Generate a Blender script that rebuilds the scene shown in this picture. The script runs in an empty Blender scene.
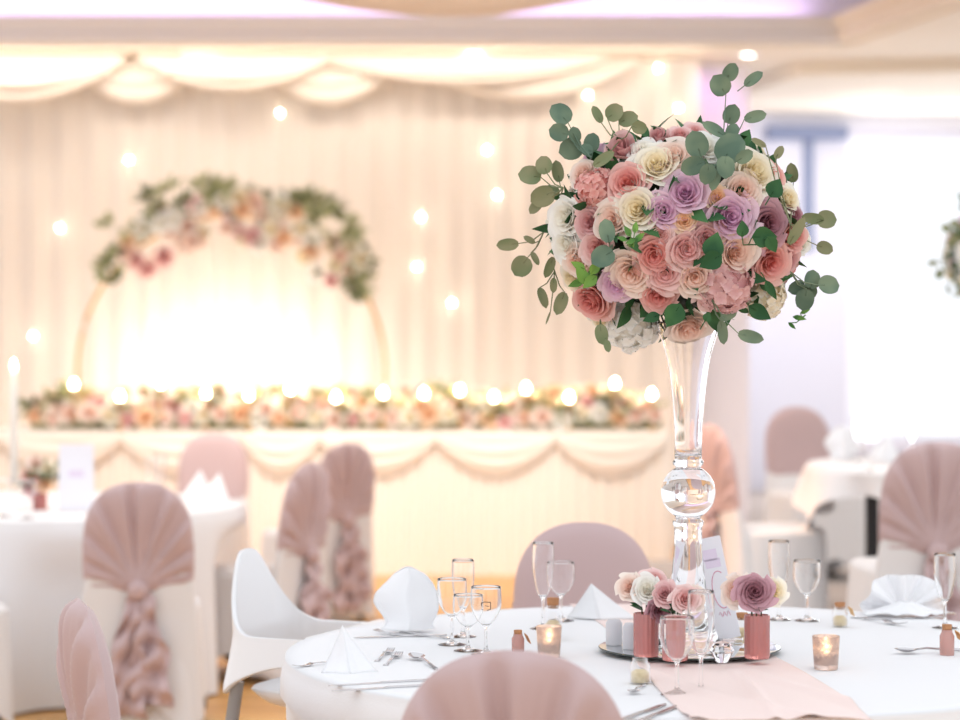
import bpy, math, random
from mathutils import Vector, Matrix, Euler
PI = math.pi
S = bpy.context.scene
COL = S.collection
R = random.Random(11)
F = 2250.0            # focal length in pixels of the 960 px wide frame
CZ = 1.43             # camera height
HZ = 342.0            # horizon row
def P(px, py, D):     # picture position at a real distance -> world
    return Vector(((px-480)/F*D, D, CZ-(py-HZ)/F*D))
TZ = 0.742            # top of the cloth on the front table
def T(px, py, z=TZ):  # a spot on a table top
    D = F*(CZ-z)/(py-HZ)
    return Vector(((px-480)/F*D, D, z))

# ------------------------------------------------------------------ materials
def srgb(r, g, b):
    f = lambda c: (c/255/12.92) if c/255 <= .04045 else ((c/255+.055)/1.055)**2.4
    return (f(r), f(g), f(b), 1)
def mat(name, col, rough=.6, metal=0, trans=0, ior=1.45, emit=None, estr=0, bump=None, sheen=0, spec=.5, transl=0):
    m = bpy.data.materials.new(name); m.use_nodes = True
    nt = m.node_tree; b = nt.nodes['Principled BSDF']
    b.inputs['Base Color'].default_value = col
    b.inputs['Roughness'].default_value = rough
    b.inputs['Metallic'].default_value = metal
    b.inputs['IOR'].default_value = ior
    b.inputs['Transmission Weight'].default_value = trans
    b.inputs['Sheen Weight'].default_value = sheen
    b.inputs['Specular IOR Level'].default_value = spec
    if emit:
        b.inputs['Emission Color'].default_value = emit
        b.inputs['Emission Strength'].default_value = estr
    if bump:
        sc, st, kind = bump
        tc = nt.nodes.new('ShaderNodeTexCoord')
        if kind == 'weave':
            t = nt.nodes.new('ShaderNodeTexWave'); t.inputs['Scale'].default_value = sc; t.inputs['Distortion'].default_value = 1
        else:
            t = nt.nodes.new('ShaderNodeTexNoise'); t.inputs['Scale'].default_value = sc; t.inputs['Detail'].default_value = 3
        nt.links.new(tc.outputs['Object'], t.inputs['Vector'])
        bp = nt.nodes.new('ShaderNodeBump'); bp.inputs['Strength'].default_value = st; bp.inputs['Distance'].default_value = .01
        nt.links.new(t.outputs[0], bp.inputs['Height']); nt.links.new(bp.outputs[0], b.inputs['Normal'])
    if transl:
        tr = nt.nodes.new('ShaderNodeBsdfTranslucent'); tr.inputs[0].default_value = col
        mx = nt.nodes.new('ShaderNodeMixShader'); mx.inputs[0].default_value = transl
        out = nt.nodes['Material Output']
        nt.links.new(b.outputs[0], mx.inputs[1]); nt.links.new(tr.outputs[0], mx.inputs[2]); nt.links.new(mx.outputs[0], out.inputs[0])
    return m
def emis(name, col, st):
    m = bpy.data.materials.new(name); m.use_nodes = True
    nt = m.node_tree; nt.nodes.remove(nt.nodes['Principled BSDF'])
    e = nt.nodes.new('ShaderNodeEmission'); e.inputs[0].default_value = col; e.inputs[1].default_value = st
    nt.links.new(e.outputs[0], nt.nodes['Material Output'].inputs[0]); return m
def petal(name, inner, outer, transl=.25):
    m = mat(name, srgb(*outer), .65, spec=.2)
    nt = m.node_tree; b = nt.nodes['Principled BSDF']
    a = nt.nodes.new('ShaderNodeAttribute'); a.attribute_name = 'pf'
    n = nt.nodes.new('ShaderNodeTexNoise'); n.inputs['Scale'].default_value = 60
    mx = nt.nodes.new('ShaderNodeMix'); mx.data_type = 'RGBA'
    ad = nt.nodes.new('ShaderNodeMath'); ad.operation = 'MULTIPLY_ADD'; ad.inputs[1].default_value = .18
    sub = nt.nodes.new('ShaderNodeMath'); sub.operation = 'SUBTRACT'; sub.inputs[1].default_value = .09
    nt.links.new(n.outputs[0], ad.inputs[0]); nt.links.new(a.outputs['Fac'], ad.inputs[2])
    nt.links.new(ad.outputs[0], sub.inputs[0]); nt.links.new(sub.outputs[0], mx.inputs['Factor'])
    mx.inputs['A'].default_value = srgb(*inner); mx.inputs['B'].default_value = srgb(*outer)
    nt.links.new(mx.outputs['Result'], b.inputs['Base Color'])
    tr = nt.nodes.new('ShaderNodeBsdfTranslucent'); nt.links.new(mx.outputs['Result'], tr.inputs[0])
    ms = nt.nodes.new('ShaderNodeMixShader'); ms.inputs[0].default_value = transl
    nt.links.new(b.outputs[0], ms.inputs[1]); nt.links.new(tr.outputs[0], ms.inputs[2])
    nt.links.new(ms.outputs[0], nt.nodes['Material Output'].inputs[0])
    return m
def leafmat(name, c1, c2):
    m = mat(name, srgb(*c1), .55, spec=.3)
    nt = m.node_tree; b = nt.nodes['Principled BSDF']
    n = nt.nodes.new('ShaderNodeTexNoise'); n.inputs['Scale'].default_value = 14
    tc = nt.nodes.new('ShaderNodeTexCoord'); nt.links.new(tc.outputs['Object'], n.inputs['Vector'])
    cr = nt.nodes.new('ShaderNodeValToRGB'); cr.color_ramp.elements[0].position = .38; cr.color_ramp.elements[1].position = .62
    cr.color_ramp.elements[0].color = srgb(*c1); cr.color_ramp.elements[1].color = srgb(*c2)
    nt.links.new(n.outputs[0], cr.inputs[0]); nt.links.new(cr.outputs[0], b.inputs['Base Color'])
    return m

M = {}
M['cloth'] = mat('white_linen', srgb(238,238,240), .75, bump=(260,.12,'noise'), spec=.2)
M['cover'] = mat('white_spandex', srgb(228,226,226), .7, spec=.2, bump=(120,.08,'noise'))
M['hood'] = mat('dusty_pink_chiffon', srgb(203,178,178), .62, sheen=.3, spec=.25, bump=(160,.08,'noise'), transl=.08)
M['runner'] = mat('blush_chiffon', srgb(242,220,214), .6, sheen=.2, spec=.25, bump=(80,.1,'noise'))
M['napkin'] = mat('white_napkin', srgb(250,250,252), .75, spec=.2, bump=(200,.1,'noise'), transl=.1)
M['curtain'] = mat('ivory_voile', srgb(243,234,223), .75, spec=.15, bump=(40,.06,'noise'), transl=.3)
M['skirt'] = mat('ivory_satin', srgb(240,231,220), .6, spec=.25, bump=(40,.06,'noise'))
M['plaster'] = mat('warm_plaster', srgb(232,220,204), .8, bump=(30,.05,'noise'), spec=.2)
M['trimgrey'] = mat('grey_paint', srgb(222,217,216), .6)
M['wallgrey'] = mat('pale_grey_wall', srgb(216,216,226), .8, bump=(30,.05,'noise'), spec=.2)
M['cove'] = mat('white_paint', srgb(236,232,240), .8)
M['bluegrey'] = mat('blue_grey_frame', srgb(120,130,160), .5)
M['whiteplastic'] = mat('white_plastic', srgb(238,238,240), .3, spec=.5, bump=(18,.01,'noise'))
M['greymetal'] = mat('grey_metal', srgb(168,172,178), .4, metal=.0, bump=(60,.02,'noise'))
M['darkmetal'] = mat('black_metal', srgb(26,24,26), .45, bump=(60,.02,'noise'))
M['gold'] = mat('gold_metal', srgb(214,170,110), .3, metal=.9, bump=(60,.02,'noise'))
M['silver'] = mat('cutlery_steel', srgb(205,203,205), .16, metal=1, bump=(90,.01,'noise'))
M['mirror'] = mat('mirror_glass', srgb(225,230,230), .02, metal=1, bump=(20,.002,'noise'))
M['mirroredge'] = mat('mirror_edge', srgb(70,78,76), .2, metal=.3, bump=(60,.02,'noise'))
def thin_glass(name, col, edge, blend=.30, gl=.02):
    m = bpy.data.materials.new(name); m.use_nodes = True; nt = m.node_tree; nt.nodes.remove(nt.nodes['Principled BSDF'])
    lw = nt.nodes.new('ShaderNodeLayerWeight'); lw.inputs[0].default_value = blend
    cr = nt.nodes.new('ShaderNodeMapRange'); cr.inputs['To Min'].default_value = .03; cr.inputs['To Max'].default_value = .62
    t = nt.nodes.new('ShaderNodeBsdfTransparent'); t.inputs[0].default_value = col
    g = nt.nodes.new('ShaderNodeBsdfGlossy'); g.inputs[0].default_value = edge; g.inputs[1].default_value = gl
    mx = nt.nodes.new('ShaderNodeMixShader')
    nt.links.new(lw.outputs['Facing'], cr.inputs[0]); nt.links.new(cr.outputs[0], mx.inputs[0])
    nt.links.new(t.outputs[0], mx.inputs[1]); nt.links.new(g.outputs[0], mx.inputs[2])
    nt.links.new(mx.outputs[0], nt.nodes['Material Output'].inputs[0]); return m
M['wineglass'] = mat('wine_glass_crystal', (1,1,1,1), 0, trans=1, ior=1.45)
M['glass'] = thin_glass('clear_glass', (.985,.985,.99,1), (1,1,1,1))
M['vaseglass'] = mat('vase_glass', (.99,.99,1,1), 0, trans=1, ior=1.47)
M['pinkglass'] = mat('pink_glass', srgb(242,168,162), .08, trans=.6, ior=1.45)
M['pinkbottle'] = mat('pink_bottle', srgb(238,190,180), .2, trans=.5, ior=1.45)
M['rosegold'] = mat('rose_gold_votive', srgb(253,232,222), .4, trans=.75, ior=1.3, bump=(90,.5,'noise'))
M['water'] = mat('water', (1,1,1,1), 0, trans=1, ior=1.33)
M['candy'] = mat('gold_sweets', srgb(236,216,170), .5, bump=(200,.5,'noise'))
M['cork'] = mat('cork', srgb(186,132,92), .85, bump=(150,.4,'noise'))
M['ceramic'] = mat('white_ceramic', srgb(205,203,208), .3, bump=(30,.01,'noise'))
M['wax'] = mat('white_wax', srgb(245,240,232), .45, transl=.2)
M['card'] = mat('white_card', srgb(240,238,244), .7, bump=(120,.03,'noise'))
M['pinkink'] = mat('pink_ink', srgb(214,130,160), .6, bump=(120,.03,'noise'))
M['lilacink'] = mat('lilac_ink', srgb(232,218,236), .7, bump=(120,.03,'noise'))
M['darkink'] = mat('dark_ink', srgb(60,60,66), .6, bump=(120,.03,'noise'))
M['stem'] = leafmat('flower_stem', (70,84,58), (96,80,60))
M['euc'] = leafmat('eucalyptus_leaf', (90,114,96), (122,140,114))
M['euc_olive'] = leafmat('olive_eucalyptus_leaf', (116,128,92), (140,140,106))
M['rleaf'] = leafmat('rose_leaf', (40,84,50), (66,110,64))
M['glowleaf'] = leafmat('glow_washed_leaf', (166,172,130), (190,190,150))  # leaf colour paled to carry the wash-out of the backdrop glow
M['lime'] = leafmat('lime_leaf', (120,160,70), (70,120,60))
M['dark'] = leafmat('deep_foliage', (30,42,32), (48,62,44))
M['flame'] = emis('candle_flame', (1,.74,.42,1), 110)
M['bulb'] = emis('fairy_bulb', (1,.9,.72,1), 34)
M['downlight'] = emis('downlight_lens', (1,.97,.9,1), 14)
PC = {
 'coral': petal('coral_petal', (228, 146, 138), (246, 204, 196)),
 'blush': petal('blush_petal', (245, 212, 196), (251, 239, 229)),
 'blushpink': petal('blush_pink_petal', (232, 174, 170), (247, 221, 217)),
 'cream': petal('cream_petal', (247, 234, 200), (250, 246, 236)),
 'white': petal('white_petal', (246, 242, 230), (251, 250, 247)),
 'lav': petal('lavender_petal', (216, 168, 200), (242, 214, 226)),
 'mauve': petal('mauve_petal', (162, 104, 116), (216, 174, 184)),
 'dusty': petal('dusty_pink_petal', (218, 162, 163), (240, 205, 202)),
 'peach': petal('peach_petal', (243, 200, 158), (251, 228, 202)),
}

# ------------------------------------------------------------------ mesh helpers
class MB:
    def __init__(s): s.v = []; s.f = []; s.a = []
    def add(s, vs, fs, a=None):
        o = len(s.v); s.v += [tuple(v) for v in vs]; s.f += [tuple(i+o for i in f) for f in fs]
        s.a += (a if a is not None else [0.0]*len(vs))
    def grid(s, fn, nu, nv, closed_u=False, a=None):
        vs = []; at = []
        mu = nu if closed_u else nu+1
        for j in range(nv+1):
            for i in range(mu):
                vs.append(fn(i/nu, j/nv)); at.append(a(i/nu, j/nv) if a else 0.0)
        fs = []
        for j in range(nv):
            for i in range(nu):
                i2 = (i+1) % mu if closed_u else i+1
                fs.append((j*mu+i, j*mu+i2, (j+1)*mu+i2, (j+1)*mu+i))
        s.add(vs, fs, at)
    def box(s, x0, x1, y0, y1, z0, z1, mx=None):
        vs = [Vector(p) for p in ((x0,y0,z0),(x1,y0,z0),(x1,y1,z0),(x0,y1,z0),(x0,y0,z1),(x1,y0,z1),(x1,y1,z1),(x0,y1,z1))]
        if mx is not None: vs = [mx @ v for v in vs]
        s.add(vs, [(0,3,2,1),(4,5,6,7),(0,1,5,4),(1,2,6,5),(2,3,7,6),(3,0,4,7)])
    def prism(s, poly, z0, z1):
        n = len(poly); vs = [(x,y,z0) for x,y in poly]+[(x,y,z1) for x,y in poly]
        s.add(vs, [tuple(range(n-1,-1,-1)), tuple(range(n,2*n))]+[(i,(i+1)%n,(i+1)%n+n,i+n) for i in range(n)])
    def lathe(s, prof, seg=40, c=(0,0,0), cap=True, wob=None):
        vs = []; fs = []; n = len(prof)
        for (r, z) in prof:
            for k in range(seg):
                a = 2*PI*k/seg; rr = r*(wob(a, z) if wob else 1)
                vs.append((c[0]+rr*math.cos(a), c[1]+rr*math.sin(a), c[2]+z))
        for j in range(n-1):
            for k in range(seg):
                k2 = (k+1) % seg
                fs.append((j*seg+k, j*seg+k2, (j+1)*seg+k2, (j+1)*seg+k))
        if cap:
            if prof[0][0] > 1e-5: fs.append(tuple(range(seg-1,-1,-1)))
            if prof[-1][0] > 1e-5: fs.append(tuple((n-1)*seg+k for k in range(seg)))
        s.add(vs, fs)
    def tube(s, pts, r, seg=8, r2=None, cap=True):
        pts = [Vector(p) for p in pts]; n = len(pts); vs = []; fs = []
        up = Vector((0,0,1))
        for i, p in enumerate(pts):
            d = (pts[min(i+1,n-1)]-pts[max(i-1,0)]).normalized()
            u = up if abs(d.dot(up)) < .95 else Vector((1,0,0))
            x = d.cross(u).normalized(); y = d.cross(x).normalized()
            rr = r if r2 is None else r+(r2-r)*i/(n-1)
            for k in range(seg):
                a = 2*PI*k/seg; vs.append(p+x*rr*math.cos(a)+y*rr*math.sin(a))
        for i in range(n-1):
            for k in range(seg):
                k2 = (k+1) % seg; fs.append((i*seg+k, i*seg+k2, (i+1)*seg+k2, (i+1)*seg+k))
        if cap: fs += [tuple(range(seg)), tuple((n-1)*seg+k for k in range(seg-1,-1,-1))]
        s.add(vs, fs)
    def ball(s, c, rx, ry=None, rz=None, nu=16, nv=10):
        ry = ry or rx; rz = rz or rx
        vs = [(c[0], c[1], c[2]-rz)]; fs = []
        for j in range(1, nv):
            t = -PI/2+PI*j/nv
            for k in range(nu):
                a = 2*PI*k/nu
                vs.append((c[0]+rx*math.cos(t)*math.cos(a), c[1]+ry*math.cos(t)*math.sin(a), c[2]+rz*math.sin(t)))
        vs.append((c[0], c[1], c[2]+rz)); L = len(vs)-1
        for k in range(nu):
            k2 = (k+1) % nu
            fs.append((0, 1+k2, 1+k)); fs.append((L, L-nu+k, L-nu+k2))
            for j in range(nv-2):
                fs.append((1+j*nu+k, 1+j*nu+k2, 1+(j+1)*nu+k2, 1+(j+1)*nu+k))
        s.add(vs, fs)
    def data(s, name, m, smooth=True):
        me = bpy.data.meshes.new(name); me.from_pydata(s.v, [], s.f); me.update()
        if smooth: me.shade_smooth()
        at = me.attributes.new('pf', 'FLOAT', 'POINT'); at.data.foreach_set('value', s.a)
        me.materials.append(m); return me
    def obj(s, name, m, parent=None, smooth=True, loc=(0,0,0)):
        o = bpy.data.objects.new(name, s.data(name, m, smooth)); COL.objects.link(o)
        o.location = loc
        if parent: o.parent = parent
        return o
def inst(name, me, parent=None, loc=(0,0,0), rot=None, sc=1):
    o = bpy.data.objects.new(name, me); COL.objects.link(o)
    o.location = loc
    if rot is not None: o.rotation_euler = rot
    o.scale = (sc,)*3 if not hasattr(sc, '__len__') else sc
    if parent: o.parent = parent
    return o
def tag(o, label, cat, group=None):
    o['label'] = label; o['category'] = cat
    if group: o['group'] = group
    return o
def thing(name, label, cat, loc=(0,0,0), rz=0, group=None):
    o = bpy.data.objects.new(name, None); COL.objects.link(o); o.empty_display_size = .1
    o.location = loc; o.rotation_euler = (0,0,rz)
    return tag(o, label, cat, group)
def struct(o): o['kind'] = 'structure'; return o
def dup(o, label=None, loc=None, rz=None, parent=None, scale=None):
    c = o.copy(); COL.objects.link(c)
    if parent: c.parent = parent
    if label: c['label'] = label
    if loc is not None: c.location = loc
    if rz is not None: c.rotation_euler = (0,0,rz)
    if scale is not None: c.scale = (scale,)*3
    for ch in o.children: dup(ch, parent=c)
    return c
def bevel(o, w=.004, n=2):
    b = o.modifiers.new('bevel', 'BEVEL'); b.width = w; b.segments = n; b.limit_method = 'ANGLE'; return o
def interp(xs, ys, x):
    if x <= xs[0]: return ys[0]
    for i in range(len(xs)-1):
        if x <= xs[i+1]:
            t = (x-xs[i])/(xs[i+1]-xs[i]); return ys[i]+(ys[i+1]-ys[i])*t
    return ys[-1]
def smooth_profile(pts, n=4):   # catmull-rom through (r,z) points
    out = []
    for i in range(len(pts)-1):
        p0 = pts[max(i-1,0)]; p1 = pts[i]; p2 = pts[i+1]; p3 = pts[min(i+2,len(pts)-1)]
        for k in range(n):
            t = k/n
            out.append(tuple(.5*((2*p1[q])+(-p0[q]+p2[q])*t+(2*p0[q]-5*p1[q]+4*p2[q]-p3[q])*t*t+(-p0[q]+3*p1[q]-3*p2[q]+p3[q])*t**3) for q in (0,1)))
    out.append(pts[-1]); return out

# ------------------------------------------------------------------ the room
CEIL = 3.39
b = MB(); b.box(-6, 7, -2, 20, -.1, 0)
fl = b.obj('floor', None or mat('oak_floor', srgb(196,146,88), .4), smooth=False); struct(fl)
nt = fl.data.materials[0].node_tree; bs = nt.nodes['Principled BSDF']
tc = nt.nodes.new('ShaderNodeTexCoord'); br = nt.nodes.new('ShaderNodeTexBrick'); br.inputs['Scale'].default_value = 1
br.inputs['Brick Width'].default_value = 1.2; br.inputs['Row Height'].default_value = .12; br.inputs['Mortar Size'].default_value = .002
br.inputs['Color1'].default_value = srgb(222,172,106); br.inputs['Color2'].default_value = srgb(196,140,80); br.inputs['Mortar'].default_value = srgb(110,74,40)
nt.links.new(tc.outputs['Object'], br.inputs['Vector']); nt.links.new(br.outputs['Color'], bs.inputs['Base Color'])
b = MB(); b.box(.85, 6.9, 7.3, 13.2, 0, .15); b.box(1.75, 6.9, 13.2, 19.3, 0, .15)
o = b.obj('floor_platform', mat('taupe_carpet', srgb(176,166,160), .9, bump=(90,.3,'noise')), smooth=False); struct(o)
b = MB(); b.box(-6, 1.75, 15.9, 16.05, 0, CEIL+.6); struct(b.obj('wall_back', M['cove'], smooth=False))
b = MB(); b.box(1.75, 1.9, 15.9, 19.4, 0, CEIL); struct(b.obj('wall_return', M['cove'], smooth=False))
# window wall with one wide opening
WY = 19.4
wx0, wx1, wz0, wz1 = 3.16, 6.6, .55, 3.25
b = MB()
b.box(1.9, wx0, WY, WY+.2, 0, CEIL); b.box(wx1, 7, WY, WY+.2, 0, CEIL)
b.box(wx0, wx1, WY, WY+.2, 0, wz0); b.box(wx0, wx1, WY, WY+.2, wz1, CEIL)
struct(b.obj('wall_window', M['wallgrey'], smooth=False))
wn = bpy.data.objects.new('window_1', None); COL.objects.link(wn); struct(wn)
b = MB()
for x in (wx0, wx0+1.7, wx1-.05): b.box(x, x+.05, WY+.1, WY+.15, wz0, wz1)
b.box(wx0, wx1, WY+.1, WY+.15, wz0, wz0+.06); b.box(wx0, wx1, WY+.1, WY+.15, wz1-.05, wz1)
bevel(b.obj('window_frame', M['cove'], wn, smooth=False), .01)
b = MB(); b.box(wx0+.05, wx1-.05, WY+.12, WY+.13, wz0+.06, wz1-.05)
b.obj('window_pane', M['glass'], wn, smooth=False)
bl_ = thing('blind_box', 'blue grey blind box with side rail on the pale wall beside the bright window', 'blind', (2.46, WY-.001, 3.17))
b = MB(); b.box(0,.70,-.10,0,0,.12); bevel(b.obj('head_box', M['bluegrey'], bl_, smooth=False), .01)
b = MB(); b.box(.32,.41,-.05,0,-.95,0); bevel(b.obj('side_rail', M['bluegrey'], bl_, smooth=False), .006)
b = MB(); b.box(.03,.32,-.03,-.01,-.95,0); bevel(b.obj('blind_slats', M['wallgrey'], bl_, smooth=False), .004)
b = MB(); b.box(wx0-.1, wx1+.1, WY-.12, WY+.1, wz0-.05, wz0); struct(bevel(b.obj('window_sill', M['cove'], smooth=False), .01))

# lowered ceiling round a tray
b = MB()
b.prism([(-6,14.9),(7,14.9),(7,19.6),(-6,19.6)], CEIL, CEIL+.12)
b.prism([(2.45,14.9),(3.95,8),(7,8),(7,14.9)], CEIL, CEIL+.12)
struct(b.obj('ceiling', M['plaster'], smooth=False))
b = MB(); b.box(-6, 7, 9.2, 15.3, 3.95, 4.05); struct(b.obj('ceiling_tray', M['cove'], smooth=False))
b = MB(); b.box(-6, 2.8, 15.18, 15.3, CEIL+.12, 3.95); struct(b.obj('trim_cove', M['cove'], smooth=False))
b = MB()
prof = [(14.96,CEIL-.0),(14.84,CEIL+.03),(14.84,CEIL+.13),(14.80,CEIL+.15),(14.80,CEIL+.19),(14.96,CEIL+.19)]
n = len(prof)
vs = [(-6,y,z) for y,z in prof]+[(2.47,y,z) for y,z in prof]
b.add(vs, [(i,(i+1)%n,(i+1)%n+n,i+n) for i in range(n)]+[tuple(range(n-1,-1,-1)), tuple(range(n,2*n))])
struct(b.obj('trim_1', M['trimgrey'], smooth=False))
b = MB()
d = Vector((2.81,-12.9,0)).normalized(); nrm = Vector((-d.y*-1, d.x*-1, 0)); nrm = Vector((d.y, -d.x, 0))
if nrm.x > 0: nrm = -nrm
pr = [(-.06,0),(.10,.03),(.10,.13),(.14,.15),(.14,.19),(-.06,.19)]
A0 = Vector((2.42,15.02,CEIL)); A1 = A0+d*7
vs = [tuple(A0+nrm*a+Vector((0,0,z))) for a,z in pr]+[tuple(A1+nrm*a+Vector((0,0,z))) for a,z in pr]
b.add(vs, [(i,(i+1)%n,(i+1)%n+n,i+n) for i in range(n)]+[tuple(range(n-1,-1,-1)), tuple(range(n,2*n))])
struct(b.obj('trim_2', M['plaster'], smooth=False))
# a lower bulkhead over the window bay
b = MB(); b.prism([(2.25,15.75),(6.9,15.0),(6.9,17.0),(1.9,17.6)], CEIL-.09, CEIL); struct(b.obj('ceiling_bulkhead', M['plaster'], smooth=False))

def downlight(px, py, label):
    D = F*(CEIL-CZ)/(HZ-py)
    z = CEIL if not (15.3 < D < 17.3 and px > 800) else CEIL-.09
    D = F*(z-CZ)/(HZ-py)
    t = thing('ceiling_downlight', label, 'downlight', ((px-480)/F*D, D, z), group='ceiling downlights')
    m = MB(); m.lathe([(.04,-.004),(.06,-.012),(.075,-.008),(.08,0)], 28, cap=False); m.obj('bezel', M['cove'], t)
    m = MB(); m.lathe([(.001,-.006),(.045,-.006),(.045,-.001)], 24, cap=False); m.obj('lens', M['downlight'], t)
downlight(748, 54, 'round recessed downlight in the beam soffit just above the tall bouquet')
downlight(910, 88, 'round recessed downlight over the bright window, at the right of the picture')
downlight(474, 53, 'round recessed downlight in the beam soffit above the swagged curtain')
def vent(px, py, label):
    D = F*(CEIL-CZ)/(HZ-py); x = (px-480)/F*D
    t = thing('ceiling_vent', label, 'vent', (x, D, CEIL))
    m = MB(); m.box(-.12,.12,-.06,.06,-.012,0); m.obj('frame', M['trimgrey'], t, smooth=False)
    m = MB()
    for k in range(4): m.box(-.1,.1,-.045+k*.025,-.035+k*.025,-.018,-.012)
    m.obj('slat', M['greymetal'], t, smooth=False)
vent(200, 54, 'small grey ceiling grille above the white curtain swags')

# ------------------------------------------------------------------ backdrop curtain, swags, ceiling drape
cw = lambda x: .016*math.sin(x*2*PI/.19+1.2*math.sin(x*3.1))+.006*math.sin(x*2*PI/.071+2)
b = MB(); b.grid(lambda u, v: (-5+6.53*u, 15.6+cw(-5+6.53*u)*(1-.25*v), .02+(CEIL-.03)*v), 560, 10)
tag(b.obj('backdrop_curtain', M['curtain']), 'ivory pleated backdrop curtain hanging behind the head table', 'curtain')
def swag(px0, px1, pyb, y, label, folds, apex=.5):
    x0 = (px0-480)/F*y; x1 = (px1-480)/F*y; zb = CZ+(HZ-pyb)/F*y; sag = CEIL-.01-zb
    m = MB()
    def fn(u, v):
        uu = u**(math.log(.5)/math.log(apex))
        prof = 4*uu*(1-uu)
        z = CEIL-.012-sag*v*(.10+.90*prof)
        yy = y-.10*math.sin(v*PI*.9)*prof-.018*prof*math.sin(v*PI*folds)
        return (x0+(x1-x0)*u, yy, z)
    m.grid(fn, 48, 30)
    o = m.obj('curtain_swag', M['curtain']); sm = o.modifiers.new('s','SOLIDIFY'); sm.thickness = .004
    return tag(o, label, 'curtain swag', 'swags along the curtain top')
swag(-90, 124, 103, 15.30, 'bright white swag at the far left of the curtain top', 7)
swag(138, 330, 91, 15.30, 'short bright swag right of the gap in the curtain top', 7)
swag(322, 605, 84, 15.32, 'long shallow bright swag ending near the tall bouquet', 7)
swag(70, 205, 104, 15.46, 'dimmer ivory swag behind the gap between bright swags', 5)
swag(256, 402, 105, 15.46, 'dimmer ivory swag hanging below and behind the shallow bright swags', 5)
swag(406, 640, 100, 15.46, 'dimmer ivory swag behind the long shallow bright swag', 5)
b = MB()
def dr(u, v):
    x = -2.2+4.4*u; z = 2.955+.19*x*x
    return (x-.155, 9.6+1.1*v+.02*math.sin(9*x), z+.055*abs(math.sin(v*PI*3))*-1+.05+.06*(v-.5)**2)
b.grid(dr, 60, 40)
o = b.obj('ceiling_drape', M['curtain']); o.modifiers.new('s','SOLIDIFY').thickness = .004
tag(o, 'beige gathered ceiling drape sagging into the top of the picture', 'drape')

# fairy lights on the curtain
bb = MB(); bb.ball((0,0,0), .011, nu=12, nv=8); bulb = bb.data('bulb', M['bulb'])
for px, py, lab in [(129,160,'left of the floral hoop top'),(588,95,'left of the tallest bouquet leaves'),(487,150,'high and left of the tall bouquet'),(421,217,'between hoop and bouquet, upper one of the pair'),
        (497,195,'level with the bouquet, nearest to its leaves'),(417,267,'between hoop and bouquet, lower one of the pair'),(452,303,'lowest and brightest between hoop and bouquet'),(280,113,'above the right side of the floral hoop'),
        (658,68,'near the curtain top above the bouquet'),(679,108,'beside the purple strip above the bouquet'),(33,336,'left of the hoop, above the garland'),(150,352,'inside the left edge of the hoop'),
        (60,228,'at the far left, level with the hoop flowers')]:
    tag(inst('fairy_light_bulb', bulb, loc=P(px,py,15.53)), 'fairy light on the curtain, '+lab, 'fairy light', 'fairy lights on the curtain')

# ------------------------------------------------------------------ flowers
def rose_data(name, mt, seed, n=24, op=1.0, H=.85):
    rr = random.Random(seed); m = MB()
    for i in range(n):
        f = i/(n-1); ph = i*2.39996+rr.uniform(-.2,.2)
        Ri = .08+.86*f**.8*(.75+.25*op); Hi = H*(1.0-.42*f*op+.06*rr.uniform(-1,1))
        if f > .82: Ri *= 1+.18*op; Hi *= .92
        dl = (1.9-1.05*f); curl = (.25+.95*f)*op; ru = rr.uniform(0,6)
        def fn(u, v, Ri=Ri, Hi=Hi, ph=ph, dl=dl, curl=curl, f=f, ru=ru):
            s = u*2-1; t = v
            e = 1-.22*abs(s)**2.6
            rho = .06+(Ri-.06)*math.sin(min(1,t*1.08)*PI/2)**.75
            z = Hi*(t**1.15)*e-.12*f
            k = max(0, t-.68)
            rho += curl*k*k*2.4*(1+.35*math.sin(3*s+ru)); z -= curl*k*k*1.5
            rho *= 1+.09*s
            a = ph+s*dl*(.45+.55*math.sin(min(1,t*1.3)*PI/2))*.62
            return (rho*math.cos(a), rho*math.sin(a), z)
        m.grid(fn, 8, 7, a=lambda u, v, f=f: min(1, .02+f*.95+.25*max(0,v-.75)))
    m.ball((0,0,.08), .3, .3, .25, 10, 6)
    return m.data(name, mt)
def hydra_data(name, mt, seed, n=66, big=.25):
    rr = random.Random(seed); m = MB()
    for i in range(n):
        z = 1-1.25*(i+.5)/n; th = i*2.39996; q = math.sqrt(max(0,1-z*z))
        nn = Vector((q*math.cos(th), q*math.sin(th), z)); c = nn*(.82+rr.uniform(-.12,.14)); nn = (nn+Vector((rr.uniform(-1,1),rr.uniform(-1,1),rr.uniform(-1,1)))*.35).normalized()
        x = nn.orthogonal().normalized(); y = nn.cross(x); a0 = rr.uniform(0,6)
        for k in range(4):
            a = a0+k*PI/2; dx = x*math.cos(a)+y*math.sin(a); dy = nn.cross(dx)
            def fn(u, v, dx=dx, dy=dy, c=c, nn=nn):
                s = u*2-1; w = .55*math.sin(PI*(.15+.8*v))
                return c+dx*big*v+dy*(s*w*big)+nn*(.06*v+.07*s*s*v-.10*v*v)
            m.grid(fn, 3, 3, a=lambda u, v: .25+.75*v)
    m.ball((0,0,0), .8, .8, .8, 14, 10)
    return m.data(name, mt)
RD = {}
for c in PC:
    RD[c] = [rose_data('rose', PC[c], 3+k*7, 32, op) for k, op in enumerate((.8,.62))]+[rose_data('rose', PC[c], 41, 15, .35, 1.15)]
HY = {c: hydra_data('hydrangea', PC[c], 5) for c in ('white','dusty','coral','cream')}
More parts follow.
